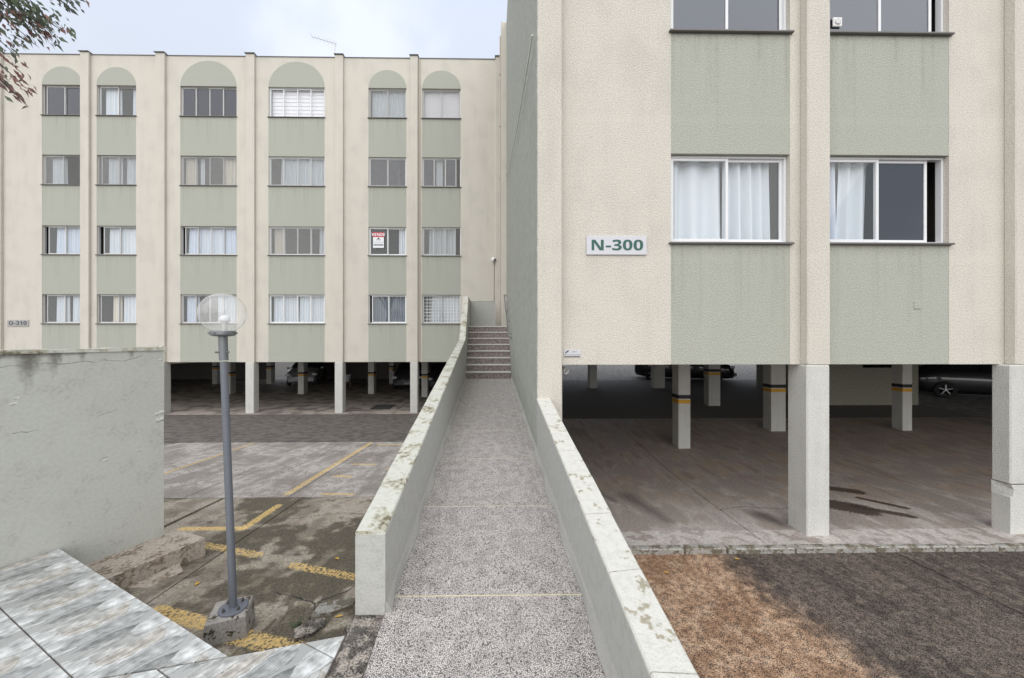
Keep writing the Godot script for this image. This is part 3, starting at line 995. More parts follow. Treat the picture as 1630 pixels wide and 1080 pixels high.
func make_garden_material() -> void:
	var g := ground_map(-1.0, 1.1, -1.25, 1.5, 1024, 111, func(x: float, y: float, b: float, m: float, f: float, r: float) -> Color:
		var c := Color(0.745, 0.748, 0.715).lerp(Color(0.73, 0.733, 0.70), smoothstep(0.3, 0.7, b * 0.6 + m * 0.4))
		c = c.lerp(Color(0.60, 0.60, 0.565), 0.25 * smoothstep(0.66, 0.74, m) * smoothstep(0.4, 0.6, f))
		return c)
	var dirt := Color(0.40, 0.39, 0.36)
	for s in [[0.245, 1.49, 1.22, 0.05], [0.262, 1.49, 1.33, 0.07], [0.375, 1.49, 1.30, 0.03], [0.40, 1.49, 1.38, 0.03], [0.53, 1.49, 1.40, 0.02], [0.10, 1.49, 1.36, 0.03], [-0.3, 1.49, 1.1, 0.06], [0.83, 1.49, 1.41, 0.02]]:
		for k in 5:
			var dx: float = s[0] + sin(k * 2.4) * s[3] * 0.5
			g.smear(Vector2(dx, s[1]), Vector2(dx + 0.004, lerpf(s[1], s[2], 0.45 + 0.14 * k)), s[3] * (1.6 - 0.2 * k), dirt, 0.30)
	g.smear(Vector2(0.10, 1.475), Vector2(0.55, 1.475), 0.05, dirt, 0.6)
	for s in [[0.18, 0.92, 0.30, 0.925], [0.62, 0.96, 0.70, 0.985], [0.70, 0.985, 0.74, 1.0], [0.63, 0.60, 0.68, 0.62], [0.02, 1.395, 0.22, 1.40], [0.22, 1.40, 0.5, 1.405], [0.5, 1.405, 0.82, 1.412], [0.82, 1.412, 0.90, 1.44]]:
		g.crack([Vector2(s[0], s[1]), Vector2(s[2], s[3])], 0.005, Color(0.48, 0.48, 0.455), int(s[0] * 100))
	for s in [[0.665, 0.595, 0.014], [0.88, 0.62, 0.012], [0.20, 1.17, 0.012], [0.185, 1.13, 0.014], [0.21, 1.20, 0.008], [1.03, 0.92, 0.028], [1.04, 0.86, 0.03], [1.035, 1.40, 0.012], [1.04, 1.34, 0.008]]:
		g.stroke(Vector2(s[0] - s[2], s[1]), Vector2(s[0] + s[2], s[1] + s[2] * 0.4), s[2], Color(0.86, 0.86, 0.82), 0.55, int(s[1] * 50))
		g.stroke(Vector2(s[0] - s[2], s[1] - s[2] * 0.7), Vector2(s[0] + s[2], s[1] - s[2] * 0.3), s[2] * 0.35, Color(0.44, 0.44, 0.41), 0.6, int(s[1] * 70))
	M.garden = detailed(textured(mat(Color.WHITE, 0.75), M.smooth_c, 0.6, M.plaster_h, 0.08), g.texture(), 1.0)
	garden_map = g


# ---------------------------------------------------------------- windows
func window(parent: Node3D, x0: float, x1: float, y0: float, y1: float, zf: float, d: Dictionary) -> void:
	# d: n panes, c curtains [from, to, cloth, lower shift], net, fr frame, dark panes, gap: share of the width left open at the right, deep
	var n: int = d.get("n", 2)
	var fm: Material = M[d.get("fr", "frame_grey")]
	var fat: float = 0.036 if d.get("fr", "") == "frame_white" else 0.028
	var gap: float = d.get("gap", 0.0)
	var left: float = d.get("left", 0.0)
	var st := ST()
	var b := 0.03
	var a0 := zf + 0.06; var a1 := zf + 0.135
	cbox(st, x0 + 0.002, x0 + b, y0, y1 - 0.002, a0, a1, 0.003)
	cbox(st, x1 - b, x1 - 0.002, y0, y1 - 0.002, a0, a1, 0.003)
	cbox(st, x0 + b, x1 - b, y1 - b, y1 - 0.003, a0 + 0.001, a1, 0.003)
	cbox(st, x0 + b, x1 - b, y0 + 0.001, y0 + b, a0 + 0.001, a1, 0.003)
	var win := obj("window", st, fm, parent)
	var w := (x1 - x0 - 2 * b)
	var from := x0 + b + w * left; var to := x1 - b - w * gap
	var each := (to - from) / n
	for i in n:
		var p0 := from + each * i - (0.0 if i == 0 else fat * 0.35); var p1 := from + each * (i + 1) + (0.0 if i == n - 1 else fat * 0.35)
		var zz := a0 + (0.008 if i % 2 == 0 else 0.036)
		st = ST()
		var lo := y0 + b; var hi := y1 - b
		cbox(st, p0, p0 + fat, lo, hi, zz, zz + 0.026, 0.003)
		cbox(st, p1 - fat, p1, lo, hi, zz, zz + 0.026, 0.003)
		cbox(st, p0 + fat, p1 - fat, hi - fat, hi - 0.001, zz + 0.001, zz + 0.025, 0.003)
		cbox(st, p0 + fat, p1 - fat, lo + 0.001, lo + fat, zz + 0.001, zz + 0.025, 0.003)
		obj("sash", st, fm, win)
		st = ST()
		quad(st, V(p0 + fat, lo + fat, zz + 0.013), V(p1 - fat, lo + fat, zz + 0.013), V(p1 - fat, hi - fat, zz + 0.013), V(p0 + fat, hi - fat, zz + 0.013), Vector3(0, 0, 1))
		var is_dark: bool = d.get("dark", []).has(i)
		obj("pane", st, M["glass_dark" if zf < 10.0 else "glass_far"] if is_dark else M.glass, win)
	# sill
	st = ST()
	cbox(st, x0 - 0.03, x1 + 0.03, y0 - 0.026, y0 - 0.001, zf - 0.045, zf + 0.14, 0.004)
	obj("sill", st, M.granite, win)
	# curtains: folded cloth hanging from a rail
	for c in d.get("c", []):
		st = ST()
		var cx0: float = lerpf(x0 + b, x1 - b, c[0]); var cx1: float = lerpf(x0 + b, x1 - b, c[1])
		var shift: float = c[3] if c.size() > 3 else 0.0
		var cloth: String = c[2]
		var seg := maxi(6, int((cx1 - cx0) / 0.016))
		var ph := rng.randf() * 6.0
		var fold := rng.randf_range(0.085, 0.13) * float(d.get("fold", 1.0))
		var pts := []
		for k in seg + 1:
			var t := float(k) / seg
			var x := lerpf(cx0, cx1, t)
			var wob := sin(x / fold * TAU + ph + 1.3 * sin(x * 5.0 + ph)) * 0.024 * float(d.get("fold", 1.0)) + sin(x * 31.0 + ph * 2.0) * 0.007
			if cloth == "blind": wob = 0.0
			pts.append([V(lerpf(x, (cx0 + cx1) / 2, 0.04) , y1 - 0.02, a1 + 0.075 + wob * 0.8), V(x + shift * (1.0 - t * 0.4), y0 + 0.02, a1 + 0.075 + wob * 1.25)])
		if cloth == "blind":
			var rows: int = d.get("bands", 0)
			bx(st, cx0, cx1, y0 + 0.03, y1 - 0.03, a1 + 0.06, a1 + 0.066)
			for k in rows:
				var yb := lerpf(y0 + 0.04, y1 - 0.08, (k + 0.3) / rows)
				bx(st, cx0, cx1, yb, yb + 0.05, a1 + 0.045, a1 + 0.05)
		else:
			for k in seg:
				var e0: Vector3 = pts[k + 1][0] - pts[k][0]
				var nn := Vector3(-e0.z, 0, e0.x).normalized() * Vector3(-1, 1, -1)
				var e1: Vector3 = pts[mini(k + 2, seg)][0] - pts[maxi(k - 1, 0)][0]
				quad(st, pts[k][0], pts[k + 1][0], pts[k + 1][1], pts[k][1], Vector3(-e1.z, 0, e1.x) if e1.x > 0.0 else nn)
		obj("curtain", st, M[cloth], win)
	if d.has("net"):
		st = ST()
		var hgt := y1 - y0 - 0.06
		var wid := x1 - x0 - 0.06
		var pitch := 0.062
		var k := -hgt
		while k < wid:
			for up in [true, false]:
				var q0 := maxf(k, 0.0); var q1 := minf(k + hgt, wid)
				if q1 - q0 > 0.02:
					var ya := (q0 - k) if up else hgt - (q0 - k)
					var yb := (q1 - k) if up else hgt - (q1 - k)
					var pa := V(x0 + 0.03 + q0, y0 + 0.03 + ya, a0 - 0.006); var pb := V(x0 + 0.03 + q1, y0 + 0.03 + yb, a0 - 0.006)
					var off := (pb - pa).cross(Vector3(0, 0, 1)).normalized() * 0.0036
					quad(st, pa - off, pb - off, pb + off, pa + off, Vector3(0, 0, 1))
			k += pitch
		obj("safety_net", st, M.net, win).set_meta("kind", "stuff")
	if d.has("lattice"):
		st = ST()
		for k in 9:
			var yy := lerpf(y0 + 0.05, y1 - 0.05, k / 8.0)
			bx(st, x0 + 0.03, x1 - 0.03, yy - 0.012, yy + 0.012, a1 + 0.012, a1 + 0.022)
		for k in 13:
			var xx := lerpf(x0 + 0.05, x1 - 0.05, k / 12.0)
			bx(st, xx - 0.011, xx + 0.011, y0 + 0.03, y1 - 0.03, a1 + 0.024, a1 + 0.032)
		obj("lattice", st, M.frame_white, win)
	# the room behind
	st = ST()
	var r0 := x0 - 0.35; var r1 := x1 + 0.35; var ry0 := y0 - 0.6; var ry1 := y1 + 0.25; var rz0 := zf + 0.152; var rz1 := zf + 2.2
	quad(st, V(r0, ry0, rz1), V(r1, ry0, rz1), V(r1, ry1, rz1), V(r0, ry1, rz1), Vector3(0, 0, 1))
	quad(st, V(r0, ry0, rz0), V(r0, ry1, rz0), V(r0, ry1, rz1), V(r0, ry0, rz1), Vector3(1, 0, 0))
	quad(st, V(r1, ry0, rz0), V(r1, ry1, rz0), V(r1, ry1, rz1), V(r1, ry0, rz1), Vector3(-1, 0, 0))
	quad(st, V(r0, ry0, rz0), V(r1, ry0, rz0), V(r1, ry0, rz1), V(r0, ry0, rz1), Vector3(0, 1, 0))
	quad(st, V(r0, ry1, rz0), V(r1, ry1, rz0), V(r1, ry1, rz1), V(r0, ry1, rz1), Vector3(0, -1, 0))
	obj("room", st, M.room, win)


# ---------------------------------------------------------------- the far block
func build_far_block() -> void:
	var B := thing("apartment_building", "long cream apartment block with arched green window strips behind the parking yard", "building")
	var zf := 14.92
	var strips := [[-17.14, -15.63], [-15.08, -13.59], [-11.91, -9.77], [-8.55, -6.40], [-4.71, -3.25], [-2.64, -1.14]]
	var sills := [10.13, 7.47, 4.795, 2.155]
	var heads := [11.285, 8.61, 5.90, 3.27]
	var base := 0.66
	var top := 12.44
	var st := ST()
	var edges := [-24.0]
	for s in strips:
		edges.append(s[0]); edges.append(s[1])
	edges.append(0.585)
	for i in range(0, edges.size(), 2):
		bx(st, edges[i], edges[i + 1], base, top, zf, zf + 0.15)
	for s in strips:
		bx(st, s[0], s[1], heads[0], top, zf, zf + 0.15)
	obj("wall", st, M.cream, B)
	for i in strips.size():
		var s: Array = strips[i]
		for k in 4:
			st = ST()
			var hi: float = sills[k] - 0.012
			var lo: float = heads[k + 1] if k < 3 else base + 0.002
			panel_uv(s[0], hi, i * 4 + k)
			bx(st, s[0], s[1], lo, hi, zf + 0.004, zf + 0.15)
			uv2_of = no_map
			obj("green_panel", st, M.green, B)
		# the painted arch over the topmost window, a thin raised coat of render
		st = ST()
		var half: float = (s[1] - s[0]) / 2; var mid: float = (s[0] + s[1]) / 2
		var hgt := minf(half * 0.97, 0.98) if half > 0.9 else 0.70
		var ring := []
		panel_uv(s[0], heads[0] + 2.6, i)
		for k in 33:
			var t := PI * k / 32.0
			ring.append(Vector2(mid + cos(t) * half, heads[0] + sin(t) * hgt))
		for k in 32:
			tri(st, V(mid, heads[0], zf - 0.006), V(ring[k].x, ring[k].y, zf - 0.006), V(ring[k + 1].x, ring[k + 1].y, zf - 0.006), Vector3(0, 0, 1))
			quad(st, V(ring[k].x, ring[k].y, zf - 0.006), V(ring[k + 1].x, ring[k + 1].y, zf - 0.006), V(ring[k + 1].x, ring[k + 1].y, zf + 0.01), V(ring[k].x, ring[k].y, zf + 0.01), Vector3(ring[k].x - mid, ring[k].y - heads[0], 0))
		quad(st, V(s[0], heads[0] + 0.001, zf - 0.006), V(s[1], heads[0] + 0.001, zf - 0.006), V(s[1], heads[0] + 0.001, zf + 0.01), V(s[0], heads[0] + 0.001, zf + 0.01), Vector3(0, -1, 0))
		uv2_of = no_map
		obj("arch", st, M.green, B)
	# pilasters and the columns under them
	for p in [[-22.3, -21.97], [-18.93, -18.58], [-15.62, -15.29], [-12.79, -12.44], [-9.37, -9.04], [-5.97, -5.66], [-3.08, -2.79], [0.215, 0.41]]:
		st = ST()
		cbox(st, p[0], p[1], base - 0.001, top + 0.055, zf - 0.095, zf + 0.005, 0.012)
		obj("pilaster", st, M.cream, B)
		st = ST()
		cbox(st, p[0] - 0.03, p[1] + 0.03, top + 0.055, top + 0.073, zf - 0.15, zf + 0.2, 0.004)
		obj("roof_cap", st, M.cap_metal, B)
		if p[0] < 0.0:
			st = ST()
			cbox(st, p[0] + 0.002, p[1] - 0.002, -1.3, base - 0.002, zf - 0.118, zf + 0.22, 0.018)
			obj("column", st, M.column_white, B)
	st = ST()
	cbox(st, -24.0, 0.55, top, top + 0.022, zf - 0.03, zf + 0.2, 0.004)
	obj("roof_cap", st, M.cap_metal, B)
	# body: garage ceiling, roof, ends, back
	st = ST()
	bx(st, -24.0, 0.58, base + 0.03, base + 0.23, zf + 0.151, 27.0)
	obj("garage_ceiling", st, M.ceiling, B)
	st = ST()
	bx(st, -24.0, 0.58, top - 0.4, top - 0.2, zf + 0.151, 27.0)
	obj("roof", st, M.concrete, B)
	st = ST()
	bx(st, -24.0, -23.85, -1.3, top, zf + 0.151, 27.0)
	bx(st, 0.43, 0.58, -1.3, top - 0.41, zf + 0.151, 27.0)
	bx(st, -24.0, 0.58, 0.9, top, 27.001, 27.15)
	obj("rear_wall", st, M.cream, B)
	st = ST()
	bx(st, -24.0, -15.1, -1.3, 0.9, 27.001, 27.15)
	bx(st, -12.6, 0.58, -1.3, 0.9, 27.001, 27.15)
	obj("garage_wall", st, M.shaded_concrete, B)  # dark tone painted in so the garage depth reads as shaded
	for c in [[-17.0, 20.0], [-13.42, 20.0], [-9.70, 20.0], [-6.12, 20.0], [-3.2, 18.95], [-13.85, 24.4], [-6.2, 24.4], [-17.2, 24.4]]:
		garage_column(B, c[0], c[1], 0.15, 0.22, -1.289, base + 0.03, 1.08)
	st = ST()
	tube(st, [V(-13.3, 0.56, 15.6), V(-12.4, 0.60, 17.0), V(-10.5, 0.62, 17.3)], 0.05, 8)
	obj("drain_pipe", st, M.pipe, B)
	# thin downpipe beside the fifth pilaster
	st = ST()
	tube(st, [V(-2.745, 12.4, zf - 0.03), V(-2.745, 0.7, zf - 0.03)], 0.03, 8)
	obj("downpipe", st, M.pipe, B)
	rng.seed = 21
	var W := "curtain"; var C := "curtain_cream"; var U := "curtain_blue"
	var specs := [
		[{"n": 2, "left": 0.05, "dark": [0, 1]}, {"n": 2, "left": 0.03, "c": [[0.07, 0.52, W], [0.83, 1.0, W]]}, {"n": 4, "dark": [0, 1, 2, 3], "fr": "frame_grey"}, {"n": 4, "fr": "frame_white", "c": [[0.0, 1.0, "blind"]], "bands": 7}, {"n": 2, "c": [[0.02, 0.99, W]], "net": true}, {"n": 2, "c": [[0.0, 1.0, "blind"]], "net": true}],
		[{"n": 1, "gap": 0.5, "c": [[0.08, 0.48, W, 0.02]], "net": true}, {"n": 2, "left": 0.06, "c": [[0.14, 0.55, W], [0.66, 1.0, W, 0.0]], "net": true}, {"n": 4, "c": [[0.02, 0.24, C], [0.28, 0.36, W], [0.72, 1.0, C]], "net": true}, {"n": 4, "fr": "frame_white", "c": [[0.16, 1.0, W]], "net": true}, {"n": 2, "fr": "frame_white", "dark": [0, 1], "c": [[0.66, 0.78, W, 0.15]], "net": true}, {"n": 3, "fr": "frame_white", "gap": 0.1, "dark": [0, 2], "c": [[0.34, 0.52, W]], "net": true}],
		[{"n": 2, "left": 0.1, "c": [[0.22, 1.0, U]]}, {"n": 2, "left": 0.12, "c": [[0.16, 1.0, W]]}, {"n": 4, "left": 0.05, "c": [[0.07, 1.0, U], [0.3, 0.7, W]]}, {"n": 4, "fr": "frame_white", "c": [[0.03, 0.24, C], [0.88, 1.0, W]], "net": true}, {"n": 2, "fr": "frame_white", "c": [[0.78, 0.97, W]]}, {"n": 3, "gap": 0.12, "fr": "frame_white", "c": [[0.14, 0.86, W]], "net": true}],
		[{"n": 2, "left": 0.06, "c": [[0.22, 0.56, W], [0.62, 1.0, W]]}, {"n": 2, "left": 0.04, "c": [[0.27, 0.53, C], [0.56, 1.0, W]]}, {"n": 4, "c": [[0.02, 0.26, U], [0.6, 1.0, W]]}, {"n": 4, "fr": "frame_white", "c": [[0.02, 0.49, W], [0.5, 1.0, W]]}, {"n": 2, "fr": "frame_white", "left": 0.06, "c": [[0.03, 1.0, "curtain_dark"]]}, {"n": 2, "c": [[0.2, 1.0, W]], "lattice": true}],
	]
	for k in 4:
		for i in 6:
			window(B, strips[i][0], strips[i][1], sills[k], heads[k], zf, specs[k][i])
	# aerial
	var a := thing("antenna", "thin bent television aerial standing on the far block's roof edge", "aerial")
	st = ST()
	tube(st, [V(-6.12, 12.2, 15.2), V(-6.12, 13.22, 15.2)], 0.018, 6)
	obj("mast", st, M.wire, a)
	st = ST()
	tube(st, [V(-6.05, 13.19, 15.2), V(-7.02, 13.47, 15.2)], 0.014, 6)
	for k in 7:
		var p := V(-6.12, 13.21, 15.2).lerp(V(-7.0, 13.465, 15.2), k / 6.0)
		tube(st, [p - Vector3(0, 0, 0.16), p + Vector3(0, 0, 0.16)], 0.005, 4)
	obj("boom", st, M.wire, a)


func garage_column(B: Node3D, x: float, z: float, hx: float, hz: float, y0: float, y1: float, band: float) -> void:
	var st := ST()
	cbox(st, x - hx, x + hx, y0 - 0.05, y1, z - hz, z + hz, 0.012)
	var c := obj("column", st, M.column_white, B)
	for k in 2:
		st = ST()
		var y := y0 + band - k * 0.105
		cbox(st, x - hx - 0.003, x + hx + 0.003, y - 0.05, y + 0.053, z - hz - 0.003, z + hz + 0.003, 0.012)
		obj("stripe", st, M.band_black if k == 0 else M.yellow, c)


# ---------------------------------------------------------------- the near block
func build_near_block() -> void:
	var B := thing("apartment_building", "cream and green stuccoed apartment block raised on columns at the right of the ramp", "building")
	var zf := 4.97
	var base := 1.25
	var top := 13.05
	var strips := [[2.365, 3.94], [4.455, 6.07], [8.1, 9.7], [11.4, 13.0]]
	var sills := [2.848, 5.612]
	var heads := [4.012, 6.78]
	var st := ST()
	var edges := [0.76]
	for s in strips:
		edges.append(s[0]); edges.append(s[1])
	edges.append(24.0)
	for i in range(0, edges.size(), 2):
		bx(st, edges[i], edges[i + 1], base, top, zf, zf + 0.15)
	obj("wall", st, M.cream, B)
	for i in strips.size():
		var s: Array = strips[i]
		for k in 3:
			st = ST()
			var lo: float = base + 0.001 if k == 0 else heads[k - 1]
			var hi: float = sills[k] - 0.014 if k < 2 else top
			panel_uv(s[0], hi, i * 3 + k + 1)
			bx(st, s[0], s[1], lo, hi, zf + 0.004, zf + 0.15)
			uv2_of = no_map
			obj("green_panel", st, M.green, B)
	for p in [[4.075, 4.375, 0.012, 5.17], [6.81, 7.11, 0.08, 5.04], [9.95, 10.25, 0.012, 5.17], [13.4, 13.7, 0.012, 5.17]]:
		st = ST()
		cbox(st, p[0], p[1], base - 0.001, top, zf - 0.12, zf + 0.005, 0.012)
		obj("pilaster", st, M.cream, B)
		st = ST()
		var c0: float = p[0] - p[2]; var c1: float = c0 + 0.30
		if p[2] > 0.05:
			# knocked corner: the render has broken away above a thicker foot
			cbox(st, c0, c1, -0.30, base - 0.002, zf - 0.125, p[3], 0.014)
			loft(st, [V(c0 + 0.010, -0.301, zf - 0.123), V(c1, -0.301, zf - 0.123), V(c1, -0.301, p[3]), V(c0 + 0.002, -0.301, p[3])], [V(c0 + 0.045, -0.37, zf - 0.123), V(c1, -0.37, zf - 0.123), V(c1, -0.37, p[3]), V(c0 + 0.004, -0.37, p[3])], false)
			loft(st, [V(c0 + 0.045, -0.37, zf - 0.123), V(c1, -0.37, zf - 0.123), V(c1, -0.37, p[3]), V(c0 + 0.004, -0.37, p[3])], [V(c0 + 0.028, -0.46, zf - 0.123), V(c1, -0.46, zf - 0.123), V(c1, -0.46, p[3]), V(c0 + 0.002, -0.46, p[3])], false)
			cbox(st, c0 + 0.001, c1, -1.0, -0.459, zf - 0.124, p[3], 0.005)
		else:
			cbox(st, c0, c1, -1.0, base - 0.002, zf - 0.125, p[3], 0.014)
		obj("column", st, M.column_white, B)
	st = ST()
	cbox(st, 0.601, 0.917, -1.06, top, 4.848, zf + 0.005, 0.012)
	obj("pilaster", st, M.cream, B)
	st = ST()
	bx(st, 0.595, 0.75, -1.0, top, 4.856, 13.88)
	bx(st, 0.60, 0.75, -1.0, top, 13.881, 17.0)
	obj("gable_wall", st, M.gable, B)
	st = ST()
	cbox(st, 0.40, 0.70, 1.9, top + 0.03, 13.9, 14.3, 0.012)
	obj("pilaster", st, M.cream, B)
	st = ST()
	tube(st, [V(0.375, 12.6, 13.97), V(0.375, 2.2, 13.97)], 0.028, 8)
	for y in [11.2, 9.3, 7.4, 5.5, 3.7]:
		bx(st, 0.33, 0.41, y - 0.012, y + 0.012, 13.93, 14.0)
	obj("downpipe", st, M.pipe, B)
	st = ST()
	bx(st, 0.751, 24.0, base + 0.05, base + 0.25, zf + 0.151, 17.0)
	obj("garage_ceiling", st, M.ceiling, B)
	st = ST()
	bx(st, 0.751, 24.0, top - 0.25, top - 0.05, zf + 0.151, 16.8)
	obj("roof", st, M.concrete, B)
	st = ST()
	bx(st, 0.751, 24.0, base + 0.26, top, 16.85, 17.0)
	bx(st, 23.85, 24.0, base + 0.26, top - 0.26, zf + 0.151, 16.84)
	obj("rear_wall", st, M.cream, B)
	rng.seed = 31
	var W := "curtain"
	window(B, strips[0][0], strips[0][1], sills[0], heads[0], zf, {"n": 2, "fr": "frame_white", "gap": 0.0, "fold": 1.9, "c": [[0.0, 0.495, W], [0.50, 0.93, W]]})
	window(B, strips[1][0], strips[1][1], sills[0], heads[0], zf, {"n": 2, "fr": "frame_white", "left": 0.0, "gap": 0.10, "fold": 1.6, "dark": [1], "c": [[0.02, 0.14, "curtain_blue"], [0.17, 0.46, W, -0.05]]})
	window(B, strips[0][0], strips[0][1], sills[1], heads[1], zf, {"n": 2, "fr": "frame_white", "dark": [0, 1]})
	window(B, strips[1][0], strips[1][1], sills[1], heads[1], zf, {"n": 2, "fr": "frame_white", "gap": 0.06, "dark": [0, 1]})
	for i in [2, 3]:
		for k in 2:
			window(B, strips[i][0], strips[i][1], sills[k], heads[k], zf, {"n": 2, "fr": "frame_white", "c": [[0.02, 0.98, W]]})
	# ventilation disc in the upper pane
	st = ST()
	cbox(st, 4.565, 4.69, 5.745, 5.87, zf + 0.052, zf + 0.075, 0.008)
	var vent := obj("vent", st, M.white_plastic, B)
	st = ST()
	lathe(st, [[0.0, 0.010], [0.034, 0.012], [0.040, 0.008], [0.044, 0.0]], V(4.627, 5.808, zf + 0.052), 20, Basis(Vector3.RIGHT, PI / 2))
	obj("grille", st, M.frame_grey, vent)
	st = ST()
	panel_uv(5.0, 4.0, 2)
	cbox(st, 5.60, 5.69, 1.98, 2.09, zf - 0.006, zf + 0.01, 0.003)
	uv2_of = no_map
	obj("box_cover", st, M.green, B)
	# garage interior
	for c in [[4.30, 8.55, 0.135, 0.15], [7.32, 9.75, 0.19, 0.15], [7.25, 12.4, 0.19, 0.15], [10.66, 9.75, 0.125, 0.14], [6.75, 15.3, 0.22, 0.15], [13.6, 9.75, 0.15, 0.15], [4.1, 15.3, 0.15, 0.15]]:
		garage_column(B, c[0], c[1], c[2], c[3], garage_y(c[1]), base + 0.05, 1.13)
	# store room in the garage
	st = ST()
	var ry := garage_y(12.3) - 0.1
	bx(st, 11.0, 12.15, ry, base + 0.04, 12.3, 12.45)
	bx(st, 12.151, 13.4, ry, 0.62, 12.3, 12.45)
	bx(st, 13.401, 14.0, ry, base + 0.04, 12.3, 12.45)
	bx(st, 11.0, 11.15, ry, base + 0.04, 12.451, 15.5)
	bx(st, 13.85, 14.0, ry, base + 0.04, 12.451, 15.5)
	bx(st, 11.0, 14.0, ry, base + 0.04, 15.501, 15.65)
	obj("store_room", st, M.room_wall, B)


# ---------------------------------------------------------------- signs, cameras, lamp
func lettering(called: String, parent: Node3D, text: String, size: float, wide: float, at: Vector3, m: Material, weight := 800) -> MeshInstance3D:
	var f := SystemFont.new()
	f.font_names = PackedStringArray(["Droid Sans"])
	f.font_weight = weight
	var t := TextMesh.new()
	t.font = f
	t.text = text
	t.font_size = 64
	t.pixel_size = size / 46.0
	t.depth = 0.004
	t.curve_step = 1.0
	var o := MeshInstance3D.new()
	o.name = numbered(called, parent)
	o.mesh = t
	o.material_override = m
	parent.add_child(o, true)
	o.position = at
	o.scale = Vector3(wide, 1, 1)
	return o


func build_small_things() -> void:
	var st := ST()
	var s := thing("house_number_sign", "white plate with green N-300 on the cream stucco of the near block", "sign", V(1.645, 2.80, 4.97))
	cbox(st, -0.393, 0.393, -0.122, 0.122, -0.024, -0.002, 0.004)
	obj("plate", st, M.plate_white, s).position = Vector3(0, 0, 0.026 - 0.026)
	lettering("lettering", s, "N-300", 0.135, 1.36, Vector3(0, 0, 0.026), M.letter_green)
	s = thing("house_number_sign", "small grey plate with dark O-310 at the left end of the far block", "sign", V(-18.02, 2.155, 14.92))
	st = ST()
	cbox(st, -0.40, 0.40, -0.125, 0.125, -0.022, -0.002, 0.004)
	obj("plate", st, M.plate_grey, s)
	lettering("lettering", s, "O-310", 0.15, 1.22, Vector3(0, 0, 0.024), M.letter_dark)
	# notice by the garage corner
	s = thing("notice_plate", "tiny white notice plate at the near block's corner above the garage opening", "sign", V(1.068, 1.395, 4.97))
	st = ST()
	cbox(st, -0.108, 0.108, -0.045, 0.045, -0.012, -0.002, 0.002)
	obj("plate", st, M.plate_white, s)
	st = ST()
	var g := RandomNumberGenerator.new()
	g.seed = 8
	for row in [[0.022, 0.000, 0.05, 0.010], [-0.016, -0.10, 0.10, 0.009]]:
		var x: float = row[1]
		while x < row[2]:
			var w := g.randf_range(0.004, 0.009)
			cbox(st, x, x + w, row[0] - row[3] / 2, row[0] + row[3] / 2 * g.randf_range(0.6, 1.0), -0.0135, -0.011, 0.0004)
			x += w + 0.003 + (0.008 if g.randf() < 0.15 else 0.0)
	bx(st, -0.104, 0.104, -0.041, -0.033, -0.0132, -0.011)
	obj("print", st, M.letter_dark, s)
	st = ST()
	for k in 6:
		var t := k / 5.0
		cbox(st, -0.092 + t * 0.03, -0.080 + t * 0.034, 0.004 + t * 0.024, 0.014 + t * 0.026, -0.0135, -0.011, 0.0004)
	obj("emblem", st, M.black, s)
	# for-sale notice behind the pane
	s = thing("for_sale_sign", "red and white VENDE notice behind a third floor window pane of the far block", "sign", V(-4.335, 5.37, 15.0))
	st = ST()
	cbox(st, -0.225, 0.225, 0.14, 0.33, -0.05, -0.045, 0.001)
	obj("header", st, M.red, s)
	st = ST()
	cbox(st, -0.21, 0.21, -0.28, 0.138, -0.05, -0.045, 0.001)
	obj("sheet", st, M.paper, s)
	lettering("lettering", s, "VENDE", 0.115, 1.02, Vector3(0, 0.235, 0.053), M.paper)
	st = ST()
	lathe(st, [[0.0, 0.004], [0.035, 0.004], [0.035, 0.0]], Vector3(0, 0.085, 0.05), 16, Basis(Vector3.RIGHT, PI / 2))
	for e in [-1.0, 1.0]:
		var arc := []
		for k in 9:
			var t := PI * k / 8.0
			arc.append(Vector3(e * 0.05 + cos(t) * 0.038, 0.01 + sin(t) * 0.035, 0.051))
		tube(st, arc, 0.007, 6)
	bx(st, -0.19, 0.19, -0.068, -0.060, -0.052, -0.049)
	var x2 := -0.19
	while x2 < 0.18:
		var w2 := g.randf_range(0.014, 0.024)
		bx(st, x2, x2 + w2, -0.19, -0.135, -0.052, -0.049)
		x2 += w2 + 0.008
	obj("print", st, M.letter_dark, s)
	# cameras
	s = thing("security_camera", "small white ball camera on the far block's right end above a thin conduit", "camera", V(0.13, 4.62, 14.92))
	st = ST()
	lathe(st, [[0.0, 0.11], [0.06, 0.09], [0.085, 0.03], [0.085, -0.03], [0.055, -0.075], [0.0, -0.085]], Vector3(0, 0, 0.11), 18)
	obj("housing", st, M.white_plastic, s)
	st = ST()
	lathe(st, [[0.0, 0.02], [0.035, 0.015], [0.045, 0.0]], Vector3(0.06, -0.02, 0.165), 14, Basis(Vector3.RIGHT, PI / 2) * Basis(Vector3.FORWARD, 0.7))
	obj("lens", st, M.black, s)
	st = ST()
	tube(st, [Vector3(0.03, -0.05, 0.02), Vector3(0.03, -1.7, 0.02)], 0.012, 6)
	obj("conduit", st, M.steel, s)
	s = thing("security_camera", "white bullet camera under the garage ceiling at the near block's corner", "camera", V(0.99, 1.17, 5.20))
	st = ST()
	var ax := Basis(Quaternion(Vector3.UP, Vector3(0.45, -0.25, 0.85).normalized()))
	lathe(st, [[0.0, -0.09], [0.03, -0.09], [0.038, -0.075], [0.04, 0.05], [0.046, 0.055], [0.046, 0.085], [0.036, 0.085], [0.034, 0.06]], Vector3.ZERO, 20, ax)
	obj("housing", st, M.white_plastic, s)
	st = ST()
	lathe(st, [[0.035, 0.062], [0.018, 0.062], [0.014, 0.072], [0.0, 0.075]], Vector3.ZERO, 20, ax)
	obj("lens", st, M.grey_plastic, s)
	st = ST()
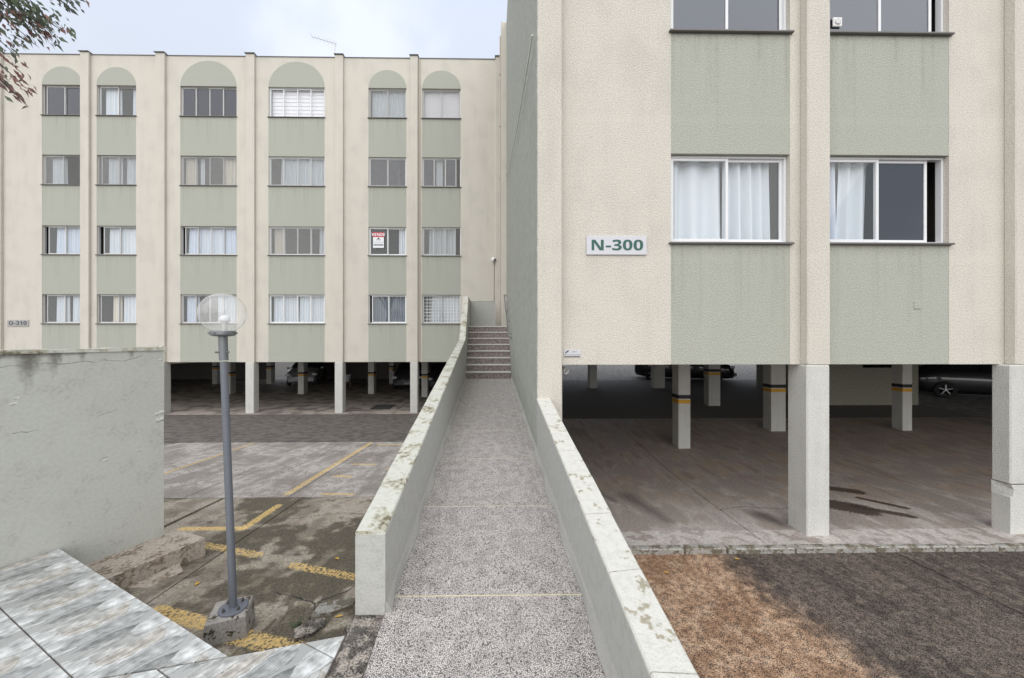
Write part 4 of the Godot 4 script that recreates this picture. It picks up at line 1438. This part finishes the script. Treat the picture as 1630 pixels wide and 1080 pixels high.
	tube(st, [Vector3(-0.02, 0.02, -0.04), Vector3(-0.03, 0.13, -0.06)], 0.014, 8)
	obj("mount", st, M.white_plastic, s)
	# loose cable on the gable
	st = ST()
	var pts := []
	for k in 25:
		var t := k / 24.0
		pts.append(V(0.548, lerpf(5.52, 7.35, t) - 0.28 * sin(PI * t), lerpf(4.95, 13.6, t)))
	tube(st, pts, 0.012, 6)
	tag(obj("cable", st, M.wire), "thin pale cable slanting across the green gable wall", "cable")

	# garden lamp
	var L := thing("garden_lamp", "clear glass globe lamp on a leaning blue grey pole beside the terrace", "lamp", V(-1.642, -0.128, 2.475))
	var up := Vector3(-0.066, 1.75, 0.0)
	st = ST()
	tube(st, [Vector3.ZERO, up * 0.9], [0.0225, 0.0215], 20)
	obj("pole", st, M.pole, L)
	st = ST()
	tube(st, [up * 0.905, up * 0.997], [0.0255, 0.0255], 20)
	for k in 3:
		var d := Vector3(cos(k * 2.1 + 0.3), 0, sin(k * 2.1 + 0.3))
		tube(st, [up * 0.935 + d * 0.025, up * 0.935 + d * 0.045], 0.006, 8)
	obj("sleeve", st, M.collar, L)
	st = ST()
	lathe(st, [[0.0, 0.0], [0.03, 0.0], [0.056, 0.004], [0.068, 0.008], [0.070, 0.012], [0.070, 0.034], [0.066, 0.036], [0.0, 0.034]], up * 0.992, 32)
	for k in 6:
		var d := Vector3(cos(k * 1.05 + 0.6), 0, sin(k * 1.05 + 0.6))
		tube(st, [up * 0.992 + Vector3(0, 0.022, 0) + d * 0.068, up * 0.992 + Vector3(0, 0.022, 0) + d * 0.079], 0.006, 8)
	obj("collar", st, M.collar, L)
	var c := up + Vector3(0, 0.135, 0)
	var prof := []
	for k in 33:
		var t := lerpf(-PI / 2 + 0.55, PI / 2, k / 32.0)
		prof.append([0.131 * cos(t), 0.128 * sin(t)])
	st = ST()
	lathe(st, prof, c, 48)
	obj("globe", st, M.globe, L)
	st = ST()
	lathe(st, [[0.013, 0.0], [0.014, 0.035], [0.018, 0.05], [0.026, 0.062], [0.0275, 0.066]], up + Vector3(0.012, 0.02, 0), 24)
	obj("bulb_base", st, M.white_plastic, L)
	st = ST()
	lathe(st, [[0.0275, 0.066], [0.03, 0.074], [0.028, 0.088], [0.018, 0.099], [0.0, 0.103]], up + Vector3(0.012, 0.02, 0), 24)
	obj("bulb", st, M.bulb, L)
	st = ST()
	lathe(st, [[0.0, 0.012], [0.077, 0.012], [0.082, 0.009], [0.082, 0.0]], Vector3(0, -0.002, 0), 32)
	obj("base_plate", st, M.pole, L)
	for k in 4:
		st = ST()
		var d := Vector3(cos(k * PI / 2 + 0.5), 0, sin(k * PI / 2 + 0.5)) * 0.058
		lathe(st, [[0.009, 0.0], [0.009, 0.01], [0.006, 0.012], [0.005, 0.022], [0.0, 0.023]], d + Vector3(0, 0.01, 0), 8)
		obj("bolt", st, M.bolt, L)
	var P := thing("lamp_pedestal", "rough mossy concrete block under the garden lamp pole", "pedestal", V(-1.662, -0.130, 2.475))
	P.rotation.y = 0.36
	st = ST()
	loft(st, [Vector3(-0.115, -0.25, -0.125), Vector3(0.125, -0.25, -0.12), Vector3(0.12, -0.25, 0.115), Vector3(-0.12, -0.25, 0.12)], [Vector3(-0.105, -0.012, -0.11), Vector3(0.108, -0.012, -0.105), Vector3(0.105, -0.012, 0.10), Vector3(-0.108, -0.012, 0.105)])
	loft(st, [Vector3(-0.105, -0.012, -0.11), Vector3(0.108, -0.012, -0.105), Vector3(0.105, -0.012, 0.10), Vector3(-0.108, -0.012, 0.105)], [Vector3(-0.095, 0.0, -0.10), Vector3(0.098, 0.0, -0.096), Vector3(0.095, 0.0, 0.09), Vector3(-0.098, 0.0, 0.095)])
	obj("block", st, M.pedestal, P)

	# drain grate
	s = thing("floor_grate", "dark rectangular metal drain grate in the far garage floor", "grate", V(-4.45, -1.286, 16.0))
	st = ST()
	for e in [[-0.4, -0.36, -0.5, 0.5], [0.36, 0.4, -0.5, 0.5], [-0.36, 0.36, -0.5, -0.46], [-0.36, 0.36, 0.46, 0.5]]:
		cbox(st, e[0], e[1], 0.0, 0.02, e[2], e[3], 0.004)
	obj("frame", st, M.dark_metal, s)
	for k in 13:
		st = ST()
		var z := -0.43 + k * 0.0715
		cbox(st, -0.36, 0.36, 0.0, 0.015, z, z + 0.035, 0.003)
		obj("bar", st, M.dark_metal, s)
	# bucket
	s = thing("bucket", "pale plastic bucket standing on a low stool in the far garage", "bucket", V(-8.35, -0.98, 22.6))
	st = ST()
	lathe(st, [[0.0, 0.0], [0.14, 0.0], [0.185, 0.38], [0.20, 0.385], [0.20, 0.40], [0.18, 0.40], [0.135, 0.02], [0.0, 0.02]], Vector3.ZERO, 20)
	obj("pail", st, M.plate_white, s)
	s = thing("stool", "low brown wooden stool under the pale bucket", "stool", V(-8.35, -1.287, 22.6))
	st = ST()
	cbox(st, -0.22, 0.22, 0.27, 0.305, -0.18, 0.18, 0.006)
	obj("seat", st, M.brown, s)
	for e in [[-0.18, -0.14], [0.18, -0.14], [-0.18, 0.14], [0.18, 0.14]]:
		st = ST()
		cbox(st, e[0] - 0.02, e[0] + 0.02, 0.0, 0.27, e[1] - 0.02, e[1] + 0.02, 0.004)
		obj("leg", st, M.brown, s)
	# pieces of a broken slab by the parapet's end
	for q in [[-1.09, 2.70, 0.15, 0.075, 0.5, "pale broken slab piece lying left of the parapet's end face"], [-1.16, 2.47, 0.11, 0.07, 0.9, "small broken slab piece between the terrace corner and the parapet's end"], [-0.86, 2.52, 0.13, 0.06, 1.25, "dark narrow broken slab piece at the parapet's outer foot"]]:
		st = ST()
		var ring := PackedVector2Array()
		for e in [[-1.0, -0.5], [-0.2, -1.0], [0.7, -0.8], [1.0, 0.1], [0.4, 0.9], [-0.6, 0.8]]:
			ring.append(Vector2(e[0] * q[2], e[1] * q[3]).rotated(q[4]))
		prism(st, ring, -0.05, 0.022)
		var bit := obj("broken_slab", st, M.edging if q[2] > 0.14 else M.strip)
		bit.position = V(q[0], left_y(q[1]), q[1])
		bit.rotation.x = -0.08
		tag(bit, q[5], "slab", "broken slab pieces")
	# weeds in the cracks
	rng.seed = 63
	for p in [[-1.24, 2.50, "small weed growing from the yard crack nearest the terrace corner"], [-0.86, 3.0, "small weed at the foot of the left parapet's outer side"], [-1.86, 2.62, "small weed against the lamp pedestal's left side"]]:
		var wd := ST()
		for k in 16:
			var d := Vector3(rng.randfn() * 0.6, rng.randf_range(0.3, 1.0), rng.randfn() * 0.6).normalized()
			leaf(wd, Vector3(rng.randfn() * 0.012, 0, rng.randfn() * 0.012), d, rng.randf_range(0.025, 0.06))
		var weed := obj("weed", wd, M.leaf_green)
		weed.position = V(p[0], left_y(p[1]), p[1])
		tag(weed, p[2], "weed", "weeds in the yard cracks")
	# fallen leaves
	rng.seed = 77
	var lb := []
	for p in [[-2.62, 3.2, 0, "small yellow leaf between the kerb block and the dark joint left of the lamp"], [-2.28, 3.02, 0, "small yellow leaf just right of the dark joint, behind the lamp's left side"], [-1.02, 2.6, 0, "small yellow leaf by the cracks near the parapet's end"], [-1.35, 3.4, 0, "small yellow leaf above the worn yellow dash beside the parapet"], [1.95, 4.2, 1, "small yellow leaf on the brown bed by the right parapet"], [2.9, 4.45, 1, "small yellow leaf on the dark asphalt just below the garage edge"]]:
		st = ST()
		var dir := rng.randf() * TAU
		var u := Vector3(cos(dir), 0.05, sin(dir)); var v := Vector3(-sin(dir), 0.1, cos(dir))
		var o := Vector3.ZERO
		for e in [-1.0, 1.0]:
			tri(st, o - u * 0.03, o, o + v * 0.013 * e + Vector3(0, 0.005, 0), Vector3.UP)
			tri(st, o, o + u * 0.03, o + v * 0.013 * e + Vector3(0, 0.005, 0), Vector3.UP)
		var y: float = (left_y(p[1]) if p[2] == 0 else -1.0) + 0.006
		var leaf := obj("fallen_leaf", st, M.leaf_yellow)
		leaf.position = V(p[0], y, p[1])
		tag(leaf, p[3], "leaf", "fallen leaves on the ground")


# ---------------------------------------------------------------- cars
func car(label: String, at: Vector3, turn: float, paint: Material, tall := 1.0) -> Node3D:
	# faces local +Z; length 4.0, width 1.70
	var C := thing("parked_car", label, "car", at, "cars parked in the garages")
	C.rotation.y = turn
	var st := ST()
	# stations along the length: z, floor, sill half-width, belt y, belt half-width, roof y, roof half-width
	var S := [
		[2.02, 0.34, 0.55, 0.52, 0.50, 0.56, 0.40], [1.95, 0.24, 0.74, 0.66, 0.70, 0.70, 0.56], [1.72, 0.20, 0.80, 0.80, 0.80, 0.86, 0.64], [1.25, 0.18, 0.84, 0.88, 0.83, 0.95, 0.68],
		[0.90, 0.18, 0.85, 0.92, 0.84, 1.00, 0.70], [0.25, 0.18, 0.85, 0.94, 0.84, 1.40 * tall, 0.57], [-0.35, 0.18, 0.85, 0.95, 0.84, 1.46 * tall, 0.58], [-1.05, 0.18, 0.85, 0.97, 0.84, 1.43 * tall, 0.57],
		[-1.62, 0.20, 0.82, 0.98, 0.81, 1.16 * tall, 0.56], [-1.92, 0.26, 0.78, 0.96, 0.74, 1.02, 0.52], [-2.0, 0.36, 0.66, 0.74, 0.62, 0.78, 0.45]]
	var rings := []
	for s in S:
		var h := [Vector2(0.0, s[1]), Vector2(s[2] * 0.9, s[1]), Vector2(s[2], s[1] + 0.12), Vector2(s[2] + 0.012, lerpf(s[1], s[3], 0.6)), Vector2(s[4], s[3]), Vector2(s[6] + 0.03, s[5] - 0.06 * minf(1.0, (s[5] - s[3]) * 6.0)), Vector2(s[6] * 0.8, s[5] - 0.005), Vector2(0.0, s[5] + 0.02)]
		var ring := []
		for p in h: ring.append(Vector3(p.x, p.y, s[0]))
		for k in range(h.size() - 2, 0, -1): ring.append(Vector3(-h[k].x, h[k].y, s[0]))
		rings.append(ring)
	var k := rings[0].size() as int
	var nr := func(i: int, j: int) -> Vector3:
		var du: Vector3 = rings[mini(i + 1, rings.size() - 1)][j] - rings[maxi(i - 1, 0)][j]
		var dv: Vector3 = rings[i][(j + 1) % k] - rings[i][(j + k - 1) % k]
		var n := du.cross(dv).normalized()
		return n if n.dot(rings[i][j] - Vector3(0, 0.6, rings[i][j].z)) > 0.0 else -n
	for i in rings.size() - 1:
		for j in k:
			var j2 := (j + 1) % k
			trin(st, rings[i][j], rings[i][j2], rings[i + 1][j2], nr.call(i, j), nr.call(i, j2), nr.call(i + 1, j2))
			trin(st, rings[i][j], rings[i + 1][j2], rings[i + 1][j], nr.call(i, j), nr.call(i + 1, j2), nr.call(i + 1, j))
	for e in [0, rings.size() - 1]:
		for j in range(1, k - 1):
			tri(st, rings[e][0], rings[e][j], rings[e][j + 1], Vector3(0, 0, 1 if e == 0 else -1))
	obj("body", st, paint, C)
	# glass, a few millimetres proud of the shell
	st = ST()
	quad(st, Vector3(-0.70, 1.03, 0.885), Vector3(0.70, 1.03, 0.885), Vector3(0.53, 1.385 * tall, 0.30), Vector3(-0.53, 1.385 * tall, 0.30), Vector3(0, 0.6, 1))
	obj("windscreen", st, M.car_glass, C)
	st = ST()
	quad(st, Vector3(-0.55, 1.39 * tall, -1.16), Vector3(0.55, 1.39 * tall, -1.16), Vector3(0.60, 1.06, -1.89), Vector3(-0.60, 1.06, -1.89), Vector3(0, 0.5, -1))
	obj("rear_window", st, M.car_glass, C)
	for e in [-1.0, 1.0]:
		for w in [[0.68, 0.20, -0.40], [-0.46, -0.46, -1.30]]:
			st = ST()
			quad(st, Vector3(e * 0.865, 0.965, w[0]), Vector3(e * 0.862, 0.975, w[2]), Vector3(e * 0.645, 1.37 * tall, w[2] + (0.0 if w[0] > 0 else 0.2)), Vector3(e * 0.645, 1.36 * tall, w[1]), Vector3(e, 0.3, 0))
			obj("side_window", st, M.car_glass, C)
		st = ST()
		cbox(st, e * 0.72 - 0.13, e * 0.72 + 0.13, 0.63, 0.77, -1.80, -1.97, 0.04)
		obj("headlight", st, M.lamp_glass, C)
		st = ST()
		cbox(st, e * 0.66 - 0.12, e * 0.66 + 0.12, 0.70, 0.90, 1.90, 1.985, 0.02)
		obj("tail_light", st, M.red, C)
		st = ST()
		cbox(st, e * 0.95 - 0.09, e * 0.95 + 0.09, 0.95, 1.07, -0.58, -0.68, 0.03)
		obj("mirror", st, paint, C)
		for z in [1.22, -1.25]:
			st = ST()
			var ax := Basis(Vector3.FORWARD, PI / 2)
			lathe(st, [[0.17, -0.10], [0.27, -0.10], [0.305, -0.07], [0.305, 0.07], [0.27, 0.10], [0.20, 0.10], [0.19, 0.06]], Vector3(e * 0.78, 0.305, z), 24, ax)
			var wh := obj("wheel", st, M.tyre, C)
			st = ST()
			lathe(st, [[0.20, 0.085], [0.185, 0.095], [0.165, 0.05]], Vector3(e * 0.78, 0.305, z), 24, ax if e < 0 else Basis(Vector3.FORWARD, -PI / 2))
			for q in 5:
				var t := TAU * q / 5.0
				var d := Vector3(0, cos(t), sin(t))
				tube(st, [Vector3(e * 0.865, 0.305, z), Vector3(e * 0.868, 0.305, z) + d * 0.185], [0.035, 0.022], 6)
			obj("rim", st, M.rim, wh)
	st = ST()
	cbox(st, -0.72, 0.72, 0.30, 0.46, -1.94, -2.06, 0.03)
	obj("bumper", st, paint, C)
	st = ST()
	for q in 4:
		cbox(st, -0.42, 0.42, 0.56 + q * 0.035, 0.575 + q * 0.035, -1.99, -2.035, 0.004)
	obj("grille", st, M.dark_metal, C)
	st = ST()
	cbox(st, -0.20, 0.20, 0.34, 0.46, -2.055, -2.075, 0.004)
	obj("number_plate", st, M.plate_grey, C)
	return C


# ---------------------------------------------------------------- trees
func leaf(st: SurfaceTool, p: Vector3, dir: Vector3, size: float) -> void:
	var side := dir.cross(Vector3(rng.randf_range(-1, 1), rng.randf_range(0.2, 1), rng.randf_range(-1, 1))).normalized() * size * rng.randf_range(0.16, 0.24)
	var up := side.cross(dir).normalized() * size * 0.08
	var a := p; var b := p + dir * size * 0.45; var c := p + dir * size - up * 2.0
	tri(st, a, b, b + side * 1.0 + up, up)
	tri(st, a, b, b - side * 1.0 + up, up)
	tri(st, b, c, b + side * 1.0 + up, up)
	tri(st, b, c, b - side * 1.0 + up, up)


func spray(st: SurfaceTool, red: SurfaceTool, a: Vector3, b: Vector3, count: int, share_red: float, size: float, spread: float) -> void:
	for k in count:
		var t := pow(rng.randf(), 0.75)
		var p := a.lerp(b, t) + Vector3(rng.randfn(), rng.randfn() * 0.8, rng.randfn()) * spread * (1.15 - t * 0.6)
		var d := ((b - a).normalized() * 0.8 + Vector3(rng.randfn() * 0.35, -0.35 + rng.randfn() * 0.3, rng.randfn() * 0.5)).normalized()
		leaf(red if rng.randf() < share_red else st, p, d, size * rng.randf_range(0.7, 1.25))


func near_tree() -> void:
	var T := thing("tree", "leafy tree left of the terrace with drooping green and reddish brown leaves", "tree", Vector3.ZERO)
	rng.seed = 41
	var st := ST()
	var foot := V(-7.4, -1.2, 2.6)
	var fork := V(-7.15, 3.4, 2.8)
	tube(st, [foot, V(-7.42, 1.2, 2.65), fork], [0.19, 0.15, 0.12], 12)
	obj("trunk", st, M.bark, T)
	var green := ST(); var dark := ST(); var red := ST()
	# limbs: tip, leaves along the last metre, share of red leaves, spread
	var limbs := [
		[V(-3.88, 4.72, 3.6), 210, 0.06, 0.11], [V(-3.96, 4.44, 3.6), 200, 0.10, 0.10], [V(-4.18, 4.52, 3.6), 260, 0.05, 0.12], [V(-4.04, 4.34, 3.6), 110, 0.45, 0.07], [V(-4.25, 4.36, 3.6), 150, 0.35, 0.10],
		[V(-4.36, 4.20, 3.6), 110, 0.2, 0.09], [V(-4.33, 4.05, 3.6), 46, 0.9, 0.045], [V(-4.28, 3.90, 3.6), 46, 0.95, 0.04], [V(-4.27, 3.74, 3.6), 50, 0.95, 0.04], [V(-4.38, 3.84, 3.6), 30, 0.7, 0.05],
		[V(-5.4, 6.3, 4.2), 260, 0.05, 0.25], [V(-6.8, 7.2, 2.6), 320, 0.05, 0.35], [V(-8.6, 6.8, 3.0), 320, 0.05, 0.35], [V(-8.3, 6.2, 1.2), 320, 0.08, 0.35], [V(-6.4, 6.4, 1.2), 300, 0.05, 0.35], [V(-9.0, 5.4, 3.9), 300, 0.05, 0.35], [V(-7.6, 6.4, 4.6), 320, 0.05, 0.35], [V(-6.3, 5.4, 3.6), 300, 0.08, 0.3],
	]
	var wood := ST()
	for i in limbs.size():
		var tip: Vector3 = limbs[i][0]
		var shared := V(-6.3, 5.6, 3.1) if i < 10 else fork.lerp(tip, 0.4) + Vector3(0, 0.5, 0)
		var mid := shared.lerp(tip, 0.55) + Vector3(0, 0.22, 0)
		tube(wood, [fork, shared, mid, tip], [0.07, 0.035, 0.014, 0.003], 6)
		spray(green if i % 3 else dark, red, mid.lerp(tip, 0.25 if i < 10 else -0.4), tip, limbs[i][1], limbs[i][2], 0.07 if i < 10 else 0.11, limbs[i][3])
	obj("branches", wood, M.bark, T)
	var crown := obj("foliage", green, M.leaf_green, T)
	crown.set_meta("kind", "stuff")
	obj("foliage", dark, M.leaf_dark, T).set_meta("kind", "stuff")
	obj("foliage", red, M.leaf_red, T).set_meta("kind", "stuff")


func rear_tree(label: String, at: Vector3, height: float, spread: float, sd: int) -> void:
	var T := thing("tree", label, "tree", at, "trees behind the terrace")
	rng.seed = sd
	var st := ST()
	tube(st, [Vector3.ZERO, Vector3(0.1, height * 0.3, 0.05), Vector3(0.0, height * 0.6, 0)], [0.28, 0.22, 0.12], 10)
	var tips := []
	for k in 14:
		var t := TAU * k / 14.0
		tips.append(Vector3(cos(t) * spread * rng.randf_range(0.4, 1.0), height * rng.randf_range(0.5, 0.95), sin(t) * spread * rng.randf_range(0.4, 1.0)))
		tube(st, [Vector3(0, height * 0.4, 0), tips[k] * Vector3(0.5, 0.9, 0.5), tips[k]], [0.09, 0.05, 0.015], 5)
	obj("trunk", st, M.bark, T)
	var lv := ST(); var red := ST()
	for tip in tips:
		spray(lv, red, tip * Vector3(0.75, 0.9, 0.75), tip, 520, 0.0, 0.16, 0.55)
	obj("crown", lv, M.leaf_dark, T).set_meta("kind", "stuff")


func _ready() -> void:
	set_up_view()
	make_materials()
	make_garden_material()
	build_ground()
	build_ramp()
	build_terrace()
	build_far_block()
	build_near_block()
	build_small_things()
	car("pale silver parked car facing out, behind the second pillar of the far garage", V(-11.75, -1.287, 24.8), 0.28, M.paint_silver)
	car("graphite parked car half hidden behind a front column of the far garage", V(-4.70, -1.287, 23.0), 0.10, M.paint_graphite)
	car("dark parked car deepest right in the far garage, mostly behind the ramp parapet", V(-2.45, -1.287, 22.2), 0.0, M.paint_graphite, 1.06)
	car("black parked car beside the store room in the near garage", V(17.6, garage_y(13.4) - 0.02, 13.4), 1.05, M.paint_black)
	car("black parked car far back in the near garage behind the pillars", V(8.75, garage_y(16.2), 17.4), 1.2, M.paint_black)
	near_tree()
	rear_tree("broad dark tree behind the viewpoint, mirrored in the near block's windows", V(31.0, -2.0, -20.0), 11.5, 4.5, 51)
	rear_tree("tall dark tree behind the terrace, mirrored in the far block's windows", V(-7.5, -1.6, -9.0), 9.0, 3.0, 52)
